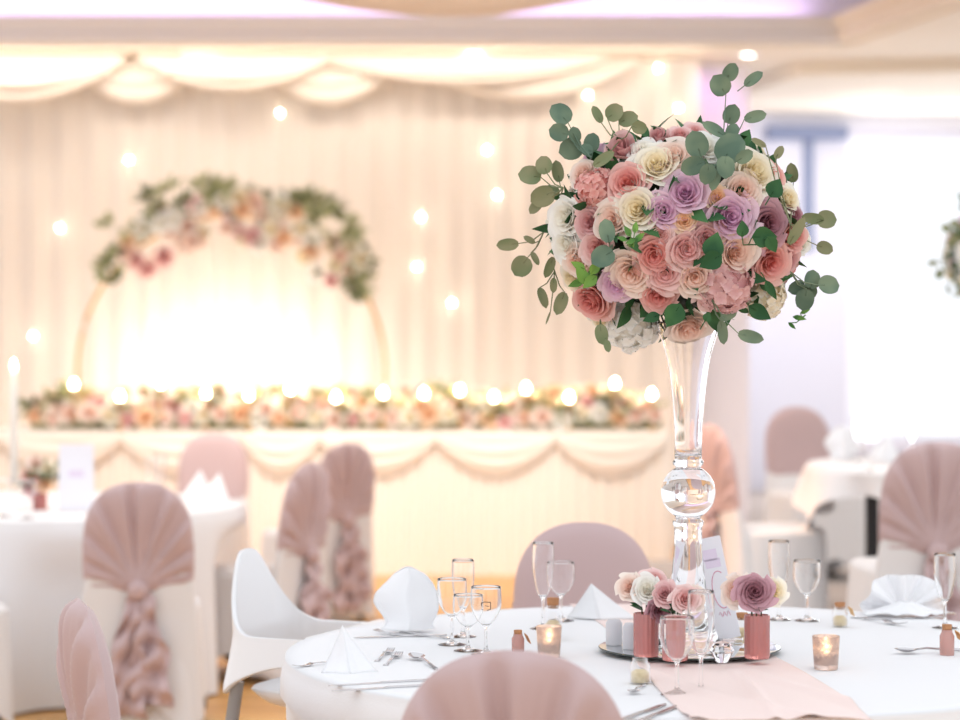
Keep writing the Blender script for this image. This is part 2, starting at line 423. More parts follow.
def leaf_into(m, base, d, nrm, L, W, fold=.2, bend=.15, pointy=1.0):
    d = d.normalized(); x = d.cross(nrm).normalized(); nn = x.cross(d).normalized()
    def fn(u, v):
        s = u*2-1; w = (max(0, 1-(2*(.02+.98*v)**.88-1)**2)**.5 if pointy < 1 else math.sin(PI*min(1, v**.75*.97+.03)))*W/2
        return base+d*(L*v)+x*(s*w)+nn*(fold*abs(s)*w-bend*L*v*v)
    m.grid(fn, 4, 7, a=lambda u, v: v)
def aim(nrm, roll=0):
    return (nrm.to_track_quat('Z','Y') @ Euler((0,0,roll)).to_quaternion()).to_euler()

BC = Vector((.437, 4.99, 1.683)); BR = Vector((.305,.29,.255))
bq = thing('flower_bouquet', 'large round bouquet of pink, cream and lavender roses in the tall clear vase', 'flower arrangement', (BC.x,BC.y,BC.z), group='tall floral centrepieces')
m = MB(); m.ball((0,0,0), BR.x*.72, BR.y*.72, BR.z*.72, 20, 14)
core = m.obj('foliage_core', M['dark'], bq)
m = MB(); rr = random.Random(4)
for i in range(420):
    z = 1-2*(i+.5)/420; th = i*2.39996; q = math.sqrt(1-z*z); n_ = Vector((q*math.cos(th), q*math.sin(th), z))
    p = Vector((n_.x*BR.x, n_.y*BR.y, n_.z*BR.z))*rr.uniform(.66,.84)
    dd = (n_+Vector((rr.uniform(-1,1),rr.uniform(-1,1),rr.uniform(-1,1)))*.9)
    leaf_into(m, p, dd, n_+Vector((rr.uniform(-.5,.5),rr.uniform(-.5,.5),.3)), rr.uniform(.04,.07), rr.uniform(.025,.035))
o = m.obj('foliage', M['rleaf'], bq)
def surf(px, py, lift=1.0):
    # place on the ellipsoid facing the viewer
    D = BC.y-.2
    for _ in range(4):
        x = (px-480)/F*D; z = CZ-(py-HZ)/F*D
        ex = (x-BC.x)/BR.x; ez = (z-BC.z)/BR.z; r2 = ex*ex+ez*ez
        yy = -BR.y*math.sqrt(max(.0, 1-r2)) if r2 < 1 else 0
        D = BC.y+yy*.92
    v = Vector((x-BC.x, yy*.92, z-BC.z))
    return v
BL = [(623,179,42,'coral',1),(655,159,46,'cream',0),(634,208,46,'cream',1),(662,210,36,'lav',0),(686,190,44,'lav',0),(685,220,24,'peach',1),(722,194,26,'peach',1),
 (749,187,40,'blush',1),(735,216,50,'lav',0),(777,223,44,'mauve',0),(607,219,40,'blush',1),(581,222,34,'dusty',1),(589,250,36,'blushpink',1),(652,257,42,'coral',0),(627,276,46,'blush',0),
 (663,277,40,'blushpink',0),(687,251,42,'blushpink',0),(696,281,44,'blush',0),(709,241,38,'dusty',0),(741,255,46,'blush',1),(780,265,42,'coral',0),(798,263,34,'dusty',1),
 (732,292,62,'H:dusty',0),(584,307,48,'coral',1),(611,289,36,'lav',0),(625,338,60,'H:white',0),(656,301,40,'coral',1),(690,336,46,'blush',1),(584,185,46,'H:coral',0),
 (618,143,40,'dusty',2),(657,128,24,'dusty',2),(556,216,44,'white',0),(556,246,40,'white',1),(567,264,34,'blush',1),(761,168,52,'cream',1),(781,170,32,'coral',1),(799,197,32,'cream',0),
 (804,237,36,'coral',1),(814,243,30,'white',1),(776,306,50,'H:cream',0),(680,126,26,'blushpink',1),(697,123,26,'blushpink',0),(674,150,40,'blush',0),(707,140,34,'white',0),
 (574,168,32,'blush',1),(640,143,30,'white',0),(753,151,24,'dusty',1),(562,284,30,'cream',0),(595,330,30,'cream',1),(716,303,30,'blushpink',0),(805,215,28,'mauve',1),(660,235,22,'blushpink',1)]
for px, py, dpx, c, k in BL:
    v = surf(px, py); n_ = Vector((v.x/BR.x**2, v.y/BR.y**2, v.z/BR.z**2)).normalized()
    view = Vector((-.05,-1,-.1))
    n2 = (n_*.75+view*.45+Vector((R.uniform(-.12,.12),0,R.uniform(-.05,.15)))).normalized()
    r = dpx/2/450*1.0
    if c.startswith('H:'):
        o = inst('hydrangea', HY[c[2:]], bq, v*.86, aim(n2, R.uniform(0,6)), (r,r,r*(1.0)))
    else:
        r *= 1.0
        o = inst('rose', RD[c][k], bq, v*.9-n2*r*.25, aim(n2, R.uniform(0,6)), r)
cols = ['blush','coral','cream','lav','white','blushpink','dusty','peach']
i = 0
for j in range(64):
    z = 1-2*(j+.5)/64; th = j*2.39996; q = math.sqrt(1-z*z); n_ = Vector((q*math.cos(th), q*math.sin(th), z))
    if n_.y < .22 or z < -.8: continue
    r = R.uniform(.038,.052); v = Vector((n_.x*BR.x, n_.y*BR.y, n_.z*BR.z))*.9
    inst('rose', RD[cols[i%8]][i%2], bq, v-n_*r*.3, aim(n_, R.uniform(0,6)), r); i += 1
# sprigs: leaf list (px,py,size,angle deg of the leaf axis in the picture, aspect)
def sprig(root_px, leaves, mt, dy=None, pointy=.5):
    m = MB()
    def pos(px, py, extra=0):
        v = surf(px, py)
        ex = ((px-682)/137)**2+((py-232)/115)**2
        if ex > .95: v.y = (dy if dy is not None else -.05)
        else: v.y -= .05
        return v+Vector((0, extra, 0))
    rt = pos(*root_px); rt.y += .04
    cen = Vector((0,0,0))
    for (px, py, L, ang, asp) in leaves:
        Lm = L/450; a = math.radians(ang); d = Vector((math.cos(a), R.uniform(-.35,.25), math.sin(a)))
        c = pos(px, py, R.uniform(-.02,.02)); base = c-d.normalized()*Lm*.5
        nrm = Vector((R.uniform(-.35,.35), -1, R.uniform(-.2,.45)))
        mid = (rt+base)/2+Vector((0,.01,-.008))
        if (rt-base).length >= (.085 if pointy >= 1 else .2):
            m1 = MB(); leaf_into(m1, base, d, nrm, Lm, Lm*asp, .18, .08, pointy); m1.tube([base-d.normalized()*.02, base, base+d.normalized()*Lm*.3], .0014, 5, .0009)
            m1.obj('leaf', mt, bq); continue
        leaf_into(m, base, d, nrm, Lm, Lm*asp, .18, .08, pointy)
        m.tube(([rt, mid] if True else [base-d.normalized()*.02])+[base, base+d.normalized()*Lm*.3], .0016, 5, .0009)
    if m.v: m.obj('eucalyptus_sprig', mt, bq)
sprig((722,160), [(713,92,22,125,.95),(724,79,19,60,.8),(748,84,22,38,.5),(727,118,20,70,.85),(749,122,24,15,.5)], M['euc'], -.12)
sprig((716,165), [(711,131,25,150,.5),(731,132,16,60,.8),(694,146,26,110,.85),(728,150,32,60,.9),(690,168,24,200,.75),(704,177,20,260,.8),(713,182,20,250,.5),(741,159,18,30,.7),(722,170,22,270,.8)], M['euc'], -.2)
sprig((591,158), [(559,117,24,130,.95),(557,136,20,165,.9),(569,152,25,200,.9),(573,138,16,100,.8),(592,142,20,80,.8),(586,149,14,150,.8)], M['euc'], -.08)
sprig((620,140), [(612,117,19,40,.95),(627,121,20,20,.8),(638,130,16,-10,.8),(595,118,19,115,.5),(603,160,24,35,.45)], M['euc_olive'], -.1)
sprig((563,188), [(529,177,23,170,.9),(543,167,19,110,.9),(557,172,22,100,.55),(541,199,25,205,.85),(535,208,18,230,.6),(552,190,16,160,.7)], M['euc_olive'], -.06)
sprig((545,230), [(507,245,23,185,.55),(529,240,13,150,.5),(521,267,22,235,.95),(535,259,15,300,.45)], M['euc_olive'], -.02)
sprig((556,270), [(543,298,22,290,.45),(560,304,24,250,.55),(549,268,22,250,.45),(548,318,14,250,.15),(553,286,15,270,.5)], M['euc_olive'], -.02)
sprig((612,245), [(606,231,24,100,.65),(601,258,24,210,.9)], M['euc'], -.25)
sprig((790,225), [(823,221,20,0,.95),(808,220,22,170,.5),(793,232,30,60,.35),(822,249,17,-20,.8),(795,171,20,100,.6),(776,154,14,60,.6),(755,145,16,150,.4)], M['euc_olive'], -.05)
sprig((790,272), [(807,280,19,80,.9),(823,286,22,0,.9),(799,301,22,260,.85),(795,288,18,200,.8),(806,291,16,300,.8)], M['euc'], -.08)
sprig((712,300), [(720,333,24,280,.45),(738,337,25,-15,.5),(727,316,18,20,.45)], M['euc'], -.25)
sprig((600,320), [(597,335,20,280,.65),(602,346,12,280,.6)], M['euc_olive'], -.2)
sprig((745,245), [(762,238,24,0,.85),(739,230,16,90,.8),(768,246,18,-60,.7)], M['rleaf'], pointy=1)
sprig((720,245), [(712,246,26,75,.8),(708,262,24,210,.8),(758,313,26,-30,.6),(768,291,22,-60,.4),(771,190,20,60,.9)], M['rleaf'], pointy=1)
sprig((665,310), [(672,316,26,240,.8),(705,317,10,60,.9),(650,318,18,200,.6)], M['rleaf'], pointy=1)
sprig((590,270), [(581,276,22,120,.6),(577,266,16,150,.5),(588,283,18,220,.6),(594,268,16,60,.6),(575,284,16,200,.5)], M['lime'], pointy=1)
sprig((632,245), [(626,232,12,120,.5),(634,228,12,80,.5),(628,243,10,200,.5),(638,238,12,40,.5),(620,240,10,160,.5)], M['lime'], pointy=1)
sprig((808,315), [(800,318,14,-10,.4),(806,311,12,20,.4),(793,326,10,-40,.4)], M['lime'], .0, pointy=1)

# tall vase
VX, VY = .4615, 4.99
VZ = .7492
vo = [(.078,0),(.078,.006),(.070,.014),(.056,.05),(.044,.10),(.036,.16),(.031,.22),(.0305,.262),(.034,.268),(.034,.276),(.029,.280)]
sph = []
cz, rs = .340, .0605
a0 = math.asin(.028/rs)
for k in range(17):
    a = -PI/2+a0+(PI-2*a0)*k/16; sph.append((rs*math.cos(a), cz+rs*math.sin(a)))
up = [(.029,.398),(.034,.402),(.034,.408)]+smooth_profile([(.030,.413),(.0315,.48),(.037,.555),(.047,.63),(.064,.690),(.074,.716)],5)
inn = [(.0735,.7175)]+smooth_profile([(.072,.716),(.0615,.690),(.0445,.63),(.0345,.555),(.029,.48),(.0275,.43),(.022,.4215)],5)+[(.0,.420)]
def make_vase(label, loc, group):
    t = thing('tall_glass_vase', label, 'vase', loc, group=group)
    m = MB(); m.lathe([(0,.004)]+[(.05,.004),(.072,0)]+vo[0:]+sph+up+inn, 56, cap=False)
    m.obj('vase_body', M['vaseglass'], t)
    return t
vase = make_vase('tall clear glass trumpet vase with a ball stem, standing on the round mirror', (VX,VY,VZ), 'tall floral centrepieces')
# a few stems inside the vase mouth
m = MB()
for k in range(7):
    a = k*.9; m.tube([(.02*math.cos(a), .02*math.sin(a), 1.44-BC.z), (.06*math.cos(a+.3)-.01, .06*math.sin(a+.3), 1.53-BC.z)], .0022, 6)
m.obj('stems', M['stem'], bq)

# ------------------------------------------------------------------ chairs
chair = thing('banquet_chair', 'x', 'chair', group='covered banquet chairs')
HW = .199; ZB = .512; ZT = .92
def back_y(z): return -.215-.13*(z-.46)
def outline(th):  # outline of the hood round its middle
    zc = .70; dx = math.sin(th); dz = math.cos(th)
    n_ = 2.35; a, bt, bl = HW, ZT-zc, zc-ZB
    if dz > 0: k = (abs(dx/a)**n_+abs(dz/bt)**n_)**(-1/n_)
    else: k = (abs(dx/(a+.004))**7+abs(dz/bl)**7)**(-1/7)
    return dx*k, zc+dz*k
m = MB()
KX, KZ = 0, .535
def hood(side):
    def fn(u, v):
        th = u*2*PI; x, z = outline(th); x *= v; z = .70+(z-.70)*v
        t = .034*math.sqrt(max(0,1-v**4))
        y = back_y(z)-side*t
        if side > 0:
            rx, rz = x-KX, z-KZ; r = math.hypot(rx, rz); ph = math.atan2(rx, rz)
            amp = .010*min(1, r/.25)*(1 if rz > -.01 else .3)*(1-v**10)
            q_ = math.sin(ph*19+.9*math.sin(ph*4)); y -= amp*1.25*(math.copysign(abs(q_)**.65, q_)+.5*math.sin(ph*37+1))
            y -= .030*math.exp(-(r/.07)**2)
        return (x, y, z)
    return fn
m.grid(hood(1), 144, 20, True); m.grid(hood(-1), 72, 12, True)
m.obj('hood', M['hood'], chair)
# white cover: seat, skirt and lower back
m = MB()
def rrect(hx, y0, y1, u, e=5.0):
    a = u*2*PI; c, s_ = math.cos(a), math.sin(a)
    k = (abs(c)**e+abs(s_)**e)**(-1/e)
    return hx*c*k, (y0+y1)/2+(y1-y0)/2*s_*k
lev = [(0,.235,-.275,.235),(.20,.226,-.26,.228),(.40,.215,-.24,.222),(.445,.212,-.235,.22),(.462,.195,-.22,.205),(.468,.12,-.15,.13),(.469,.0,-.02,.0)]
def cov(u, v):
    j = v*(len(lev)-1); i0 = min(int(j), len(lev)-2); t = j-i0
    q = [lev[i0][k]+(lev[i0+1][k]-lev[i0][k])*t for k in range(4)]
    x, y = rrect(q[1], q[2], q[3], u)
    z = q[0]
    if z < .4:
        ar = abs(math.sin(2*(u*2*PI)+PI/2))
        z = z+(1-z/.4)*.12*ar**1.5*(1 if True else 0)
        fo = .010*(1-z/.46)*math.sin(u*2*PI*11+2*math.sin(u*14)); x *= 1+fo*2; y *= 1+fo*2
    return (x, y, z)
m.grid(cov, 96, 24, True)
bl = [(.04,.236,.17),(.20,.226,.12),(.40,.212,.066),(.46,.206,.055),(.50,.203,.05),(.56,.195,.04),(.62,.18,.028)]
def bk(u, v):
    j = v*(len(bl)-1); i0 = min(int(j), len(bl)-2); t = j-i0
    q = [bl[i0][k]+(bl[i0+1][k]-bl[i0][k])*t for k in range(3)]
    a = u*2*PI; c, s_ = math.cos(a), math.sin(a); e = 3.5; k = (abs(c)**e+abs(s_)**e)**(-1/e)
    return (q[1]*c*k, back_y(q[0])+q[2]*.62*s_*k, q[0])
m.grid(bk, 64, 24, True)
m.obj('seat_cover', M['cover'], chair)
for sx in (-1,1):
    for y in (-.23,.19):
        m = MB(); m.tube([(sx*.165,y*.8,0),(sx*.16,y*.75,.4)], .0125, 10); m.obj('leg', M['darkmetal'], chair)
m = MB()
def knot(u, v):
    a = u*2*PI; t = -PI/2+PI*v; rr_ = 1+.13*math.sin(a*5+v*3)
    return (.036*math.cos(t)*math.cos(a)*rr_, back_y(KZ)-.062+.024*math.cos(t)*math.sin(a)*rr_, KZ-.008+.035*math.sin(t))
m.grid(knot, 40, 12, True); m.obj('knot', M['hood'], chair)
for k, (sx, ln, ph) in enumerate(((-.022,.44,0),(.03,.40,1.7))):
    m = MB()
    def tail(u, v, sx=sx, ln=ln, ph=ph):
        s = u*2-1; w = .022+.050*min(1,v*1.8)
        return (sx*(1+.7*v)+s*w+.009*math.sin(v*13+ph), back_y(.5)-.064-.030*v+.021*math.sin(s*4.4+ph+v*15)*min(1,v*4)+.012*math.sin(v*26+ph), KZ-.02-ln*v-.018*s*s)
    m.grid(tail, 22, 70)
    o = m.obj('sash_tail', M['hood'], chair); o.modifiers.new('s','SOLIDIFY').thickness = .003
first = [True]
def place_chair(px, D, pz, yaw, label, sc=1.0):
    # px, D: picture column and distance of the top middle of the back
    a = math.radians(yaw); x = (px-480)/F*D
    off = Vector((0, back_y(.85)*sc)); ox = -math.sin(a)*off.y; oy = math.cos(a)*off.y
    loc = (x-ox, D-oy, pz)
    if first[0]:
        first[0] = False; chair.location = loc; chair.rotation_euler = (0,0,a); chair['label'] = label; chair.scale = (sc,)*3; return chair
    return dup(chair, label, loc, a, scale=sc)
place_chair(512, 3.73, 0, -4, 'nearest chair, pleated dusty pink hood cut off by the bottom edge of the picture')
place_chair(584, 6.36, 0, 180, 'chair across the front table with smooth mauve pink hood facing the viewer')
place_chair(84, 4.47, 0, -71, 'chair at lower left corner, pink hood seen edge on in front of another chair')
place_chair(138, 8.2, 0, 5, 'chair with fan pleated pink hood and long ruffled sash by the left table')
place_chair(214, 12.7, 0, 176, 'far pale pink hooded chair between the left table and the head table')
place_chair(309, 9.55, 0, 66, 'chair behind the white highchair with pink hood leaning to the right')
place_chair(347, 11.4, 0, 44, 'tall looking pink hooded chair with white lower back, standing farther off behind the highchair')
place_chair(712, 9.9, .15, -72, 'orange pink hooded chair side on behind the tall glass vase')
place_chair(797, 12.5, .15, 196, 'pale peach hooded chair facing the viewer by the grey wall')
place_chair(936, 8.1, .15, 6, 'chair with dark dusty pink hood tied in a knot at the right edge')
place_chair(-118, 8.0, 0, -30, 'white covered chair whose seat just shows at the left edge')

# ------------------------------------------------------------------ highchair
hc = thing('highchair', 'white plastic highchair with grey legs at the left of the front table', 'highchair', (-.385, 5.58, 0), math.radians(-24))
def shell(u, v):
    a = u*2*PI; c, s_ = math.cos(a), math.sin(a); e = 4.2; k = (abs(c)**e+abs(s_)**e)**(-1/e)
    cx, cy = c*k, s_*k
    b = min(1, max(0, (-cx-.45)/.5)); b = b*b*(3-2*b)
    bt_ = min(1, max(0, (abs(cy)-.20)/.78)); bell = .5*(1-bt_*bt_*(3-2*bt_))+.5*max(0,1-abs(cy)**1.8)**.8
    zt = .715+.195*b*bell
    ar = 1-(min(abs(cx),abs(cy))/.84)**1.6; ar = max(0, ar)**.7
    zb = .572+.075*ar
    z = zb+(zt-zb)*v
    fl_ = 1+.13*max(0,(.715-z)/.15)**1.2
    x = .19*cx*fl_-.16*max(0,z-.715)*b; y = .185*cy*fl_*(1-.25*max(0,z-.715)/.2*b)
    return (x, y, z)
m = MB(); m.grid(shell, 160, 26, True)
o = m.obj('seat_shell', M['whiteplastic'], hc); sm = o.modifiers.new('s','SOLIDIFY'); sm.thickness = .012; sm.offset = 0
m = MB()
def pan(u, v):
    x, y = rrect(.165*v, -.14*v, .14*v, u, 4); return (x, y, .525+.05*v**4)
m.grid(pan, 48, 8, True); o = m.obj('seat_pan', M['whiteplastic'], hc); o.modifiers.new('s','SOLIDIFY').thickness = .01
m = MB()
m.box(.05,.235,-.2,.2,.714,.724); o = m.obj('tray', M['whiteplastic'], hc, smooth=False); bevel(o,.01,3)
for sx in (-1,1):
    for sy in (-1,1):
        m = MB(); m.tube([(sx*.160,sy*.152,.60),(sx*.224,sy*.214,.012)], .0165, 14); l = m.obj('leg', M['greymetal'], hc)
        m = MB(); m.lathe([(.0,0),(.019,0),(.019,.03),(.016,.034)], 16, (sx*.225,sy*.215,0)); m.obj('foot_cap', M['whiteplastic'], l)

# ------------------------------------------------------------------ tables and cloths
def cloth(cx, cy, Rt, top, label, seed, hem=.01, nf=13, group=None, hemfn=None, dents=()):
    m = MB(); rr = random.Random(seed); p1, p2 = rr.uniform(0,6), rr.uniform(0,6)
    steps = [('t',q) for q in (0,.3,.6,.85,.95,1.0)]+[('d',q) for q in (0,.02,.05,.1,.2,.3,.42,.55,.7,.85,1.0)]
    ns = len(steps)-1
    def fn(u, v):
        k, q = steps[round(v*ns)]; a = u*2*PI
        if k == 't': return (Rt*q*math.cos(a), Rt*q*math.sin(a), top+.0012*math.sin(3*a+p1)*math.sin(q*5))
        h0 = hemfn(a) if hemfn else hem
        z = top-.006-(top-.006-h0)*q
        w = math.sin(nf*a+p1+.9*math.sin(3*a+p2)); w2 = math.sin(nf*2.3*a+p2)
        r = Rt+.012*(1-math.exp(-q*30))+.02*q+(.040*w+.014*w2)*q**.85*(.5+.5*math.tanh(4*q))
        for da, dw, dd in dents:
            q2 = (a-da+PI) % (2*PI)-PI; t = min(1, max(0, (top-.06-z)/.2)); r -= dd*math.exp(-(q2/dw)**4)*t*t*(3-2*t)
        return (r*math.cos(a), r*math.sin(a), z)
    m.grid(fn, 240, ns, True)
    o = m.obj('tablecloth', M['cloth'], loc=(cx,cy,0))
    return tag(o, label, 'tablecloth', group)
CX, CY = .467, 5.0
cloth(CX, CY, .897, TZ, 'white cloth draped to the floor over the front round table', 1, dents=((-2.02,.34,.16),(2.52,.36,.24),(1.72,.3,.14),(-2.75,.34,.20)))
LX, LY = (30-480)/F*9.5, 9.5
cloth(LX, LY, .90, .74, 'white cloth over the round table at left, behind the pleated chair', 2, nf=11, dents=((-1.05,.3,.12),(.04,.36,.34),(.75,.3,.1)))
# left: flat polar grid top needs support visible from the side only - the right table shows its frame
RX, RY, RZ = 2.34, 10.0, .15
rt = thing('round_table', 'round table on black square legs, its cloth hitched up, at the right', 'table', (RX,RY,RZ))
m = MB(); m.lathe([(0,.70),(.84,.70),(.84,.735),(0,.735)], 64, cap=False); m.obj('tabletop', mat('table_board', srgb(170,140,110), .5, bump=(20,.1,'noise')), rt)
for (x, y) in ((-.68,-.47),(.55,-.47),(-.45,.45),(.55,.45)):
    m = MB(); m.box(x-.025,x+.025,y-.025,y+.025,0,.70); bevel(m.obj('leg', M['darkmetal'], rt, smooth=False), .003)
m = MB(); m.box(-.655,.525,-.48,-.46,.62,.70); m.box(-.425,.525,.44,.46,.62,.70); m.box(.54,.56,-.445,.425,.62,.70)
m.obj('apron', mat('dark_wood', srgb(96,78,64), .6, bump=(30,.1,'noise')), rt, smooth=False)
def hemr(a):
    aa = a % (2*PI); base = RZ+.60
    base -= .16*math.exp(-((aa-3.22)/.2)**2)+.12*math.exp(-((aa-2.6)/.3)**2)+.08*math.exp(-((aa-4.9)/.3)**2)-.03*math.exp(-((aa-3.78)/.2)**2)
    return base
cloth(RX, RY, .875, RZ+.738, 'cream white cloth hitched up short over the black legged table', 3, nf=9, hemfn=hemr)

# runner
m = MB()
def run(u, v):
    s = u*2-1; y = 4.085+1.81*v
    xc = .547-.10*v-.06*v*v; w = .165+.012*math.sin(v*7)-.02*v
    z = TZ+.002+.006*abs(math.sin(s*3.2+v*5))*(.5+.5*math.sin(v*9+s*2))+.007*max(0,math.sin(s*5+v*16+1.5*math.sin(v*7)))**4+.010*math.exp(-((s-.05-.5*(v-.2))/.07)**2)*math.exp(-((v-.15)/.2)**2)
    fl_ = min(1, max(0, (.37-v)/.06)); z = TZ+.002+(z-TZ-.002)*fl_
    return (xc+s*w, y, z)
m.grid(run, 60, 90)
o = m.obj('table_runner', M['runner']); o.modifiers.new('s','SOLIDIFY').thickness = .0015
tag(o, 'blush pink chiffon runner laid across the front table under the mirror', 'table runner')

# ------------------------------------------------------------------ head table
hx0, hx1, hy = -3.6, 1.16, 13.95
ht = thing('head_table', 'long head table with ivory pleated skirt in front of the glowing backdrop', 'table', ((hx0+hx1)/2, hy+.2, 0))
cxh = (hx0+hx1)/2; hl = (hx1-hx0)/2
m = MB(); m.box(-hl,hl,-.42,.42,.86,.885); bevel(m.obj('tabletop_cloth', M['skirt'], ht, smooth=False), .01)
m = MB()
per = 2*(2*hl)+2*.84
def sk(u, v):
    d = u*per
    if d < 2*hl: x, y, nx, ny = -hl+d, -.42, 0, -1
    elif d < 2*hl+.84: x, y, nx, ny = hl, -.42+(d-2*hl), 1, 0
    elif d < 4*hl+.84: x, y, nx, ny = hl-(d-2*hl-.84), .42, 0, 1
    else: x, y, nx, ny = -hl, .42-(d-4*hl-.84), -1, 0
    w = .012*math.sin(d*2*PI/.085+math.sin(d*5))*(1-.5*v)+.012*(1-v)
    return (x+nx*w, y+ny*w, .01+.855*v)
m.grid(sk, 900, 6, True); m.obj('skirt', M['skirt'], ht)
ap = [-3.6,-2.93,-2.19,-1.45,-.98,-.27,.46,1.14]
for i in range(len(ap)-1):
    a, bb_ = ap[i]-cxh, ap[i+1]-cxh
    m = MB()
    def sw(u, v, a=a, bb_=bb_):
        p = 4*u*(1-u)
        return (a+(bb_-a)*u, -.45-.022*math.sin(v*PI)*(.3+.7*p)-.007*math.sin(v*PI*6)*p, .872-v*(.055+.205*p))
    m.grid(sw, 30, 24); o = m.obj('swag', M['skirt'], ht); o.modifiers.new('s','SOLIDIFY').thickness = .004

# leaf spray used by the blurred arrangements
def spray_data(name, mt, seed, n=14):
    rr = random.Random(seed); m = MB()
    for k in range(n):
        d = Vector((rr.uniform(-1,1), rr.uniform(-1,1), rr.uniform(.1,1.2))).normalized()
        leaf_into(m, d*.15, d, Vector((rr.uniform(-1,1),-1,rr.uniform(-.5,1))), rr.uniform(.6,1), rr.uniform(.28,.4))
    return m.data(name, mt)
SPR = [spray_data('leaf_spray', M['glowleaf'], 3), spray_data('leaf_spray', M['euc_olive'], 5), spray_data('leaf_spray', M['glowleaf'], 8)]
ga = thing('flower_garland', 'long low garland of blush roses and greenery along the head table front', 'flower arrangement', (-.83, 13.92, .887))
rr = random.Random(21)
for k in range(100):
    x = -1.93+3.86*(k+.5)/100; r = rr.uniform(.045,.068)
    row = k % 3; z = (.075,.14,.205)[row]+rr.uniform(-.03,.03)
    y = (-.10,-.05,.02)[row]+rr.uniform(-.02,.02)
    c = ['blush','blush','blushpink','cream','peach','blush','white','peach','cream'][rr.randrange(9)]
    n_ = Vector((rr.uniform(-.5,.5), -1, .3+.3*row)).normalized()
    inst('rose', RD[c][rr.randrange(2)], ga, (x,y,z), aim(n_, rr.uniform(0,6)), r)
for k in range(60):
    x = -1.95+3.9*(k+rr.uniform(.1,.9))/60
    n_ = Vector((rr.uniform(-.6,.6), -.8, rr.uniform(-.2,1))).normalized()
    inst('leaf_spray', SPR[rr.choice((0,0,1,2))], ga, (x, rr.uniform(-.08,.03), rr.uniform(.06,.22)), aim(n_, rr.uniform(0,6)), rr.uniform(.08,.13))
m = MB(); m.tube([(-1.95+3.9*k/20, .02, .06) for k in range(21)], .055, 10); m.obj('base', M['glowleaf'], ga)

# hoop
HR = 1.03; hcx = (229-480)/F*14.9; hcz = 1.24
hp = thing('floral_hoop', 'large gold hoop topped with roses and leaves behind the head table', 'floral hoop', (hcx, 15.05, hcz-HR-.2))
H0 = HR+.2
m = MB(); m.tube([(HR*math.sin(2*PI*k/96), 0, H0+HR*math.cos(2*PI*k/96)) for k in range(97)], .013, 10, cap=False); m.obj('ring', M['gold'], hp)
m = MB(); m.box(-.35,.35,-.15,.15,0,.03); m.box(-.03,.03,-.03,.03,.03,.22); bevel(m.obj('stand', M['gold'], hp, smooth=False), .005)
for k in range(76):
    a = math.radians(rr.uniform(-47,52)); q = rr.uniform(-.15,.14); r = rr.uniform(.05,.075)
    c = ['blush','blush','cream','peach','white','blushpink'][rr.randrange(6)]
    rad = HR+q-.02
    inst('rose', RD[c][rr.randrange(2)], hp, (rad*math.sin(a), -.08+rr.uniform(-.03,.05), H0+rad*math.cos(a)), aim(Vector((rr.uniform(-.4,.4),-1,rr.uniform(-.3,.4))).normalized(), rr.uniform(0,6)), r)
for k in range(58):
    t = (k+rr.uniform(-1.5,2.5))/58; a = math.radians(-54+116*t)
    q = rr.uniform(.02,.26) if abs(a) < .75 else rr.uniform(-.12,.1)
    rad = HR+q; n_ = Vector((math.sin(a)+rr.uniform(-.5,.5), -.5, math.cos(a)+rr.uniform(-.4,.4))).normalized()
    inst('leaf_spray', SPR[rr.choice((0,0,1,2))], hp, (rad*math.sin(a), -.04+rr.uniform(-.04,.04), H0+rad*math.cos(a)), aim(n_, rr.uniform(0,6)), rr.uniform(.085,.15))

# candles along the head table
def tealight(stem=False):
    t = thing('tealight_candle', 'x', 'candle', group='candles along the head table')
    m = MB(); m.lathe([(0,0),(.028,0),(.034,.065),(.032,.065),(.0265,.006),(0,.006)], 20, cap=False); m.obj('holder', M['glass'], t)
    if stem:
        m = MB(); m.lathe([(0,-.165),(.03,-.165),(.03,-.160),(.006,-.15),(.006,-.02),(.022,-.001),(0,0)], 18, cap=False); m.obj('holder_stem', M['gold'], t)
    m = MB(); m.lathe([(0,.0075),(.024,.0075),(.025,.03),(0,.031)], 18, cap=False); m.obj('wax', M['wax'], t)
    m = MB(); m.lathe([(0,.031),(.010,.037),(.015,.048),(.010,.064),(0,.08)], 12, cap=False); m.obj('flame', M['flame'], t)
    return t
tl = tealight(True); k = 0
for px, py in [(74,385),(120,397),(161,384),(206,394),(249,396),(290,390),(336,398),(383,394),(424,394),(460,391),(494,398),(526,389),(569,398),(615,384),(652,395)]:
    where = ['leftmost of the candles in the garland','second candle from the left in the garland','third candle from the left in the garland','fourth candle from the left, under the hoop','fifth candle from the left, below the glow',
     'sixth candle from the left in the garland','seventh candle from the left, right of the far pink chair','eighth candle from the left, above the leaning chairs','eighth candle from the right in the garland'.replace('eighth','seventh'),
     'sixth candle from the right in the garland','fifth candle from the right in the garland','fourth candle from the right, set high','third candle from the right in the garland','second candle from the right, set high','rightmost garland candle, beside the tall vase'][k]
    loc = P(px, py, 13.80); loc.z -= .048
    if k == 0: tl.location = loc; tl['label'] = 'small lit candle, '+where
    else: dup(tl, 'small lit candle, '+where, loc)
    k += 1
m = MB(); 
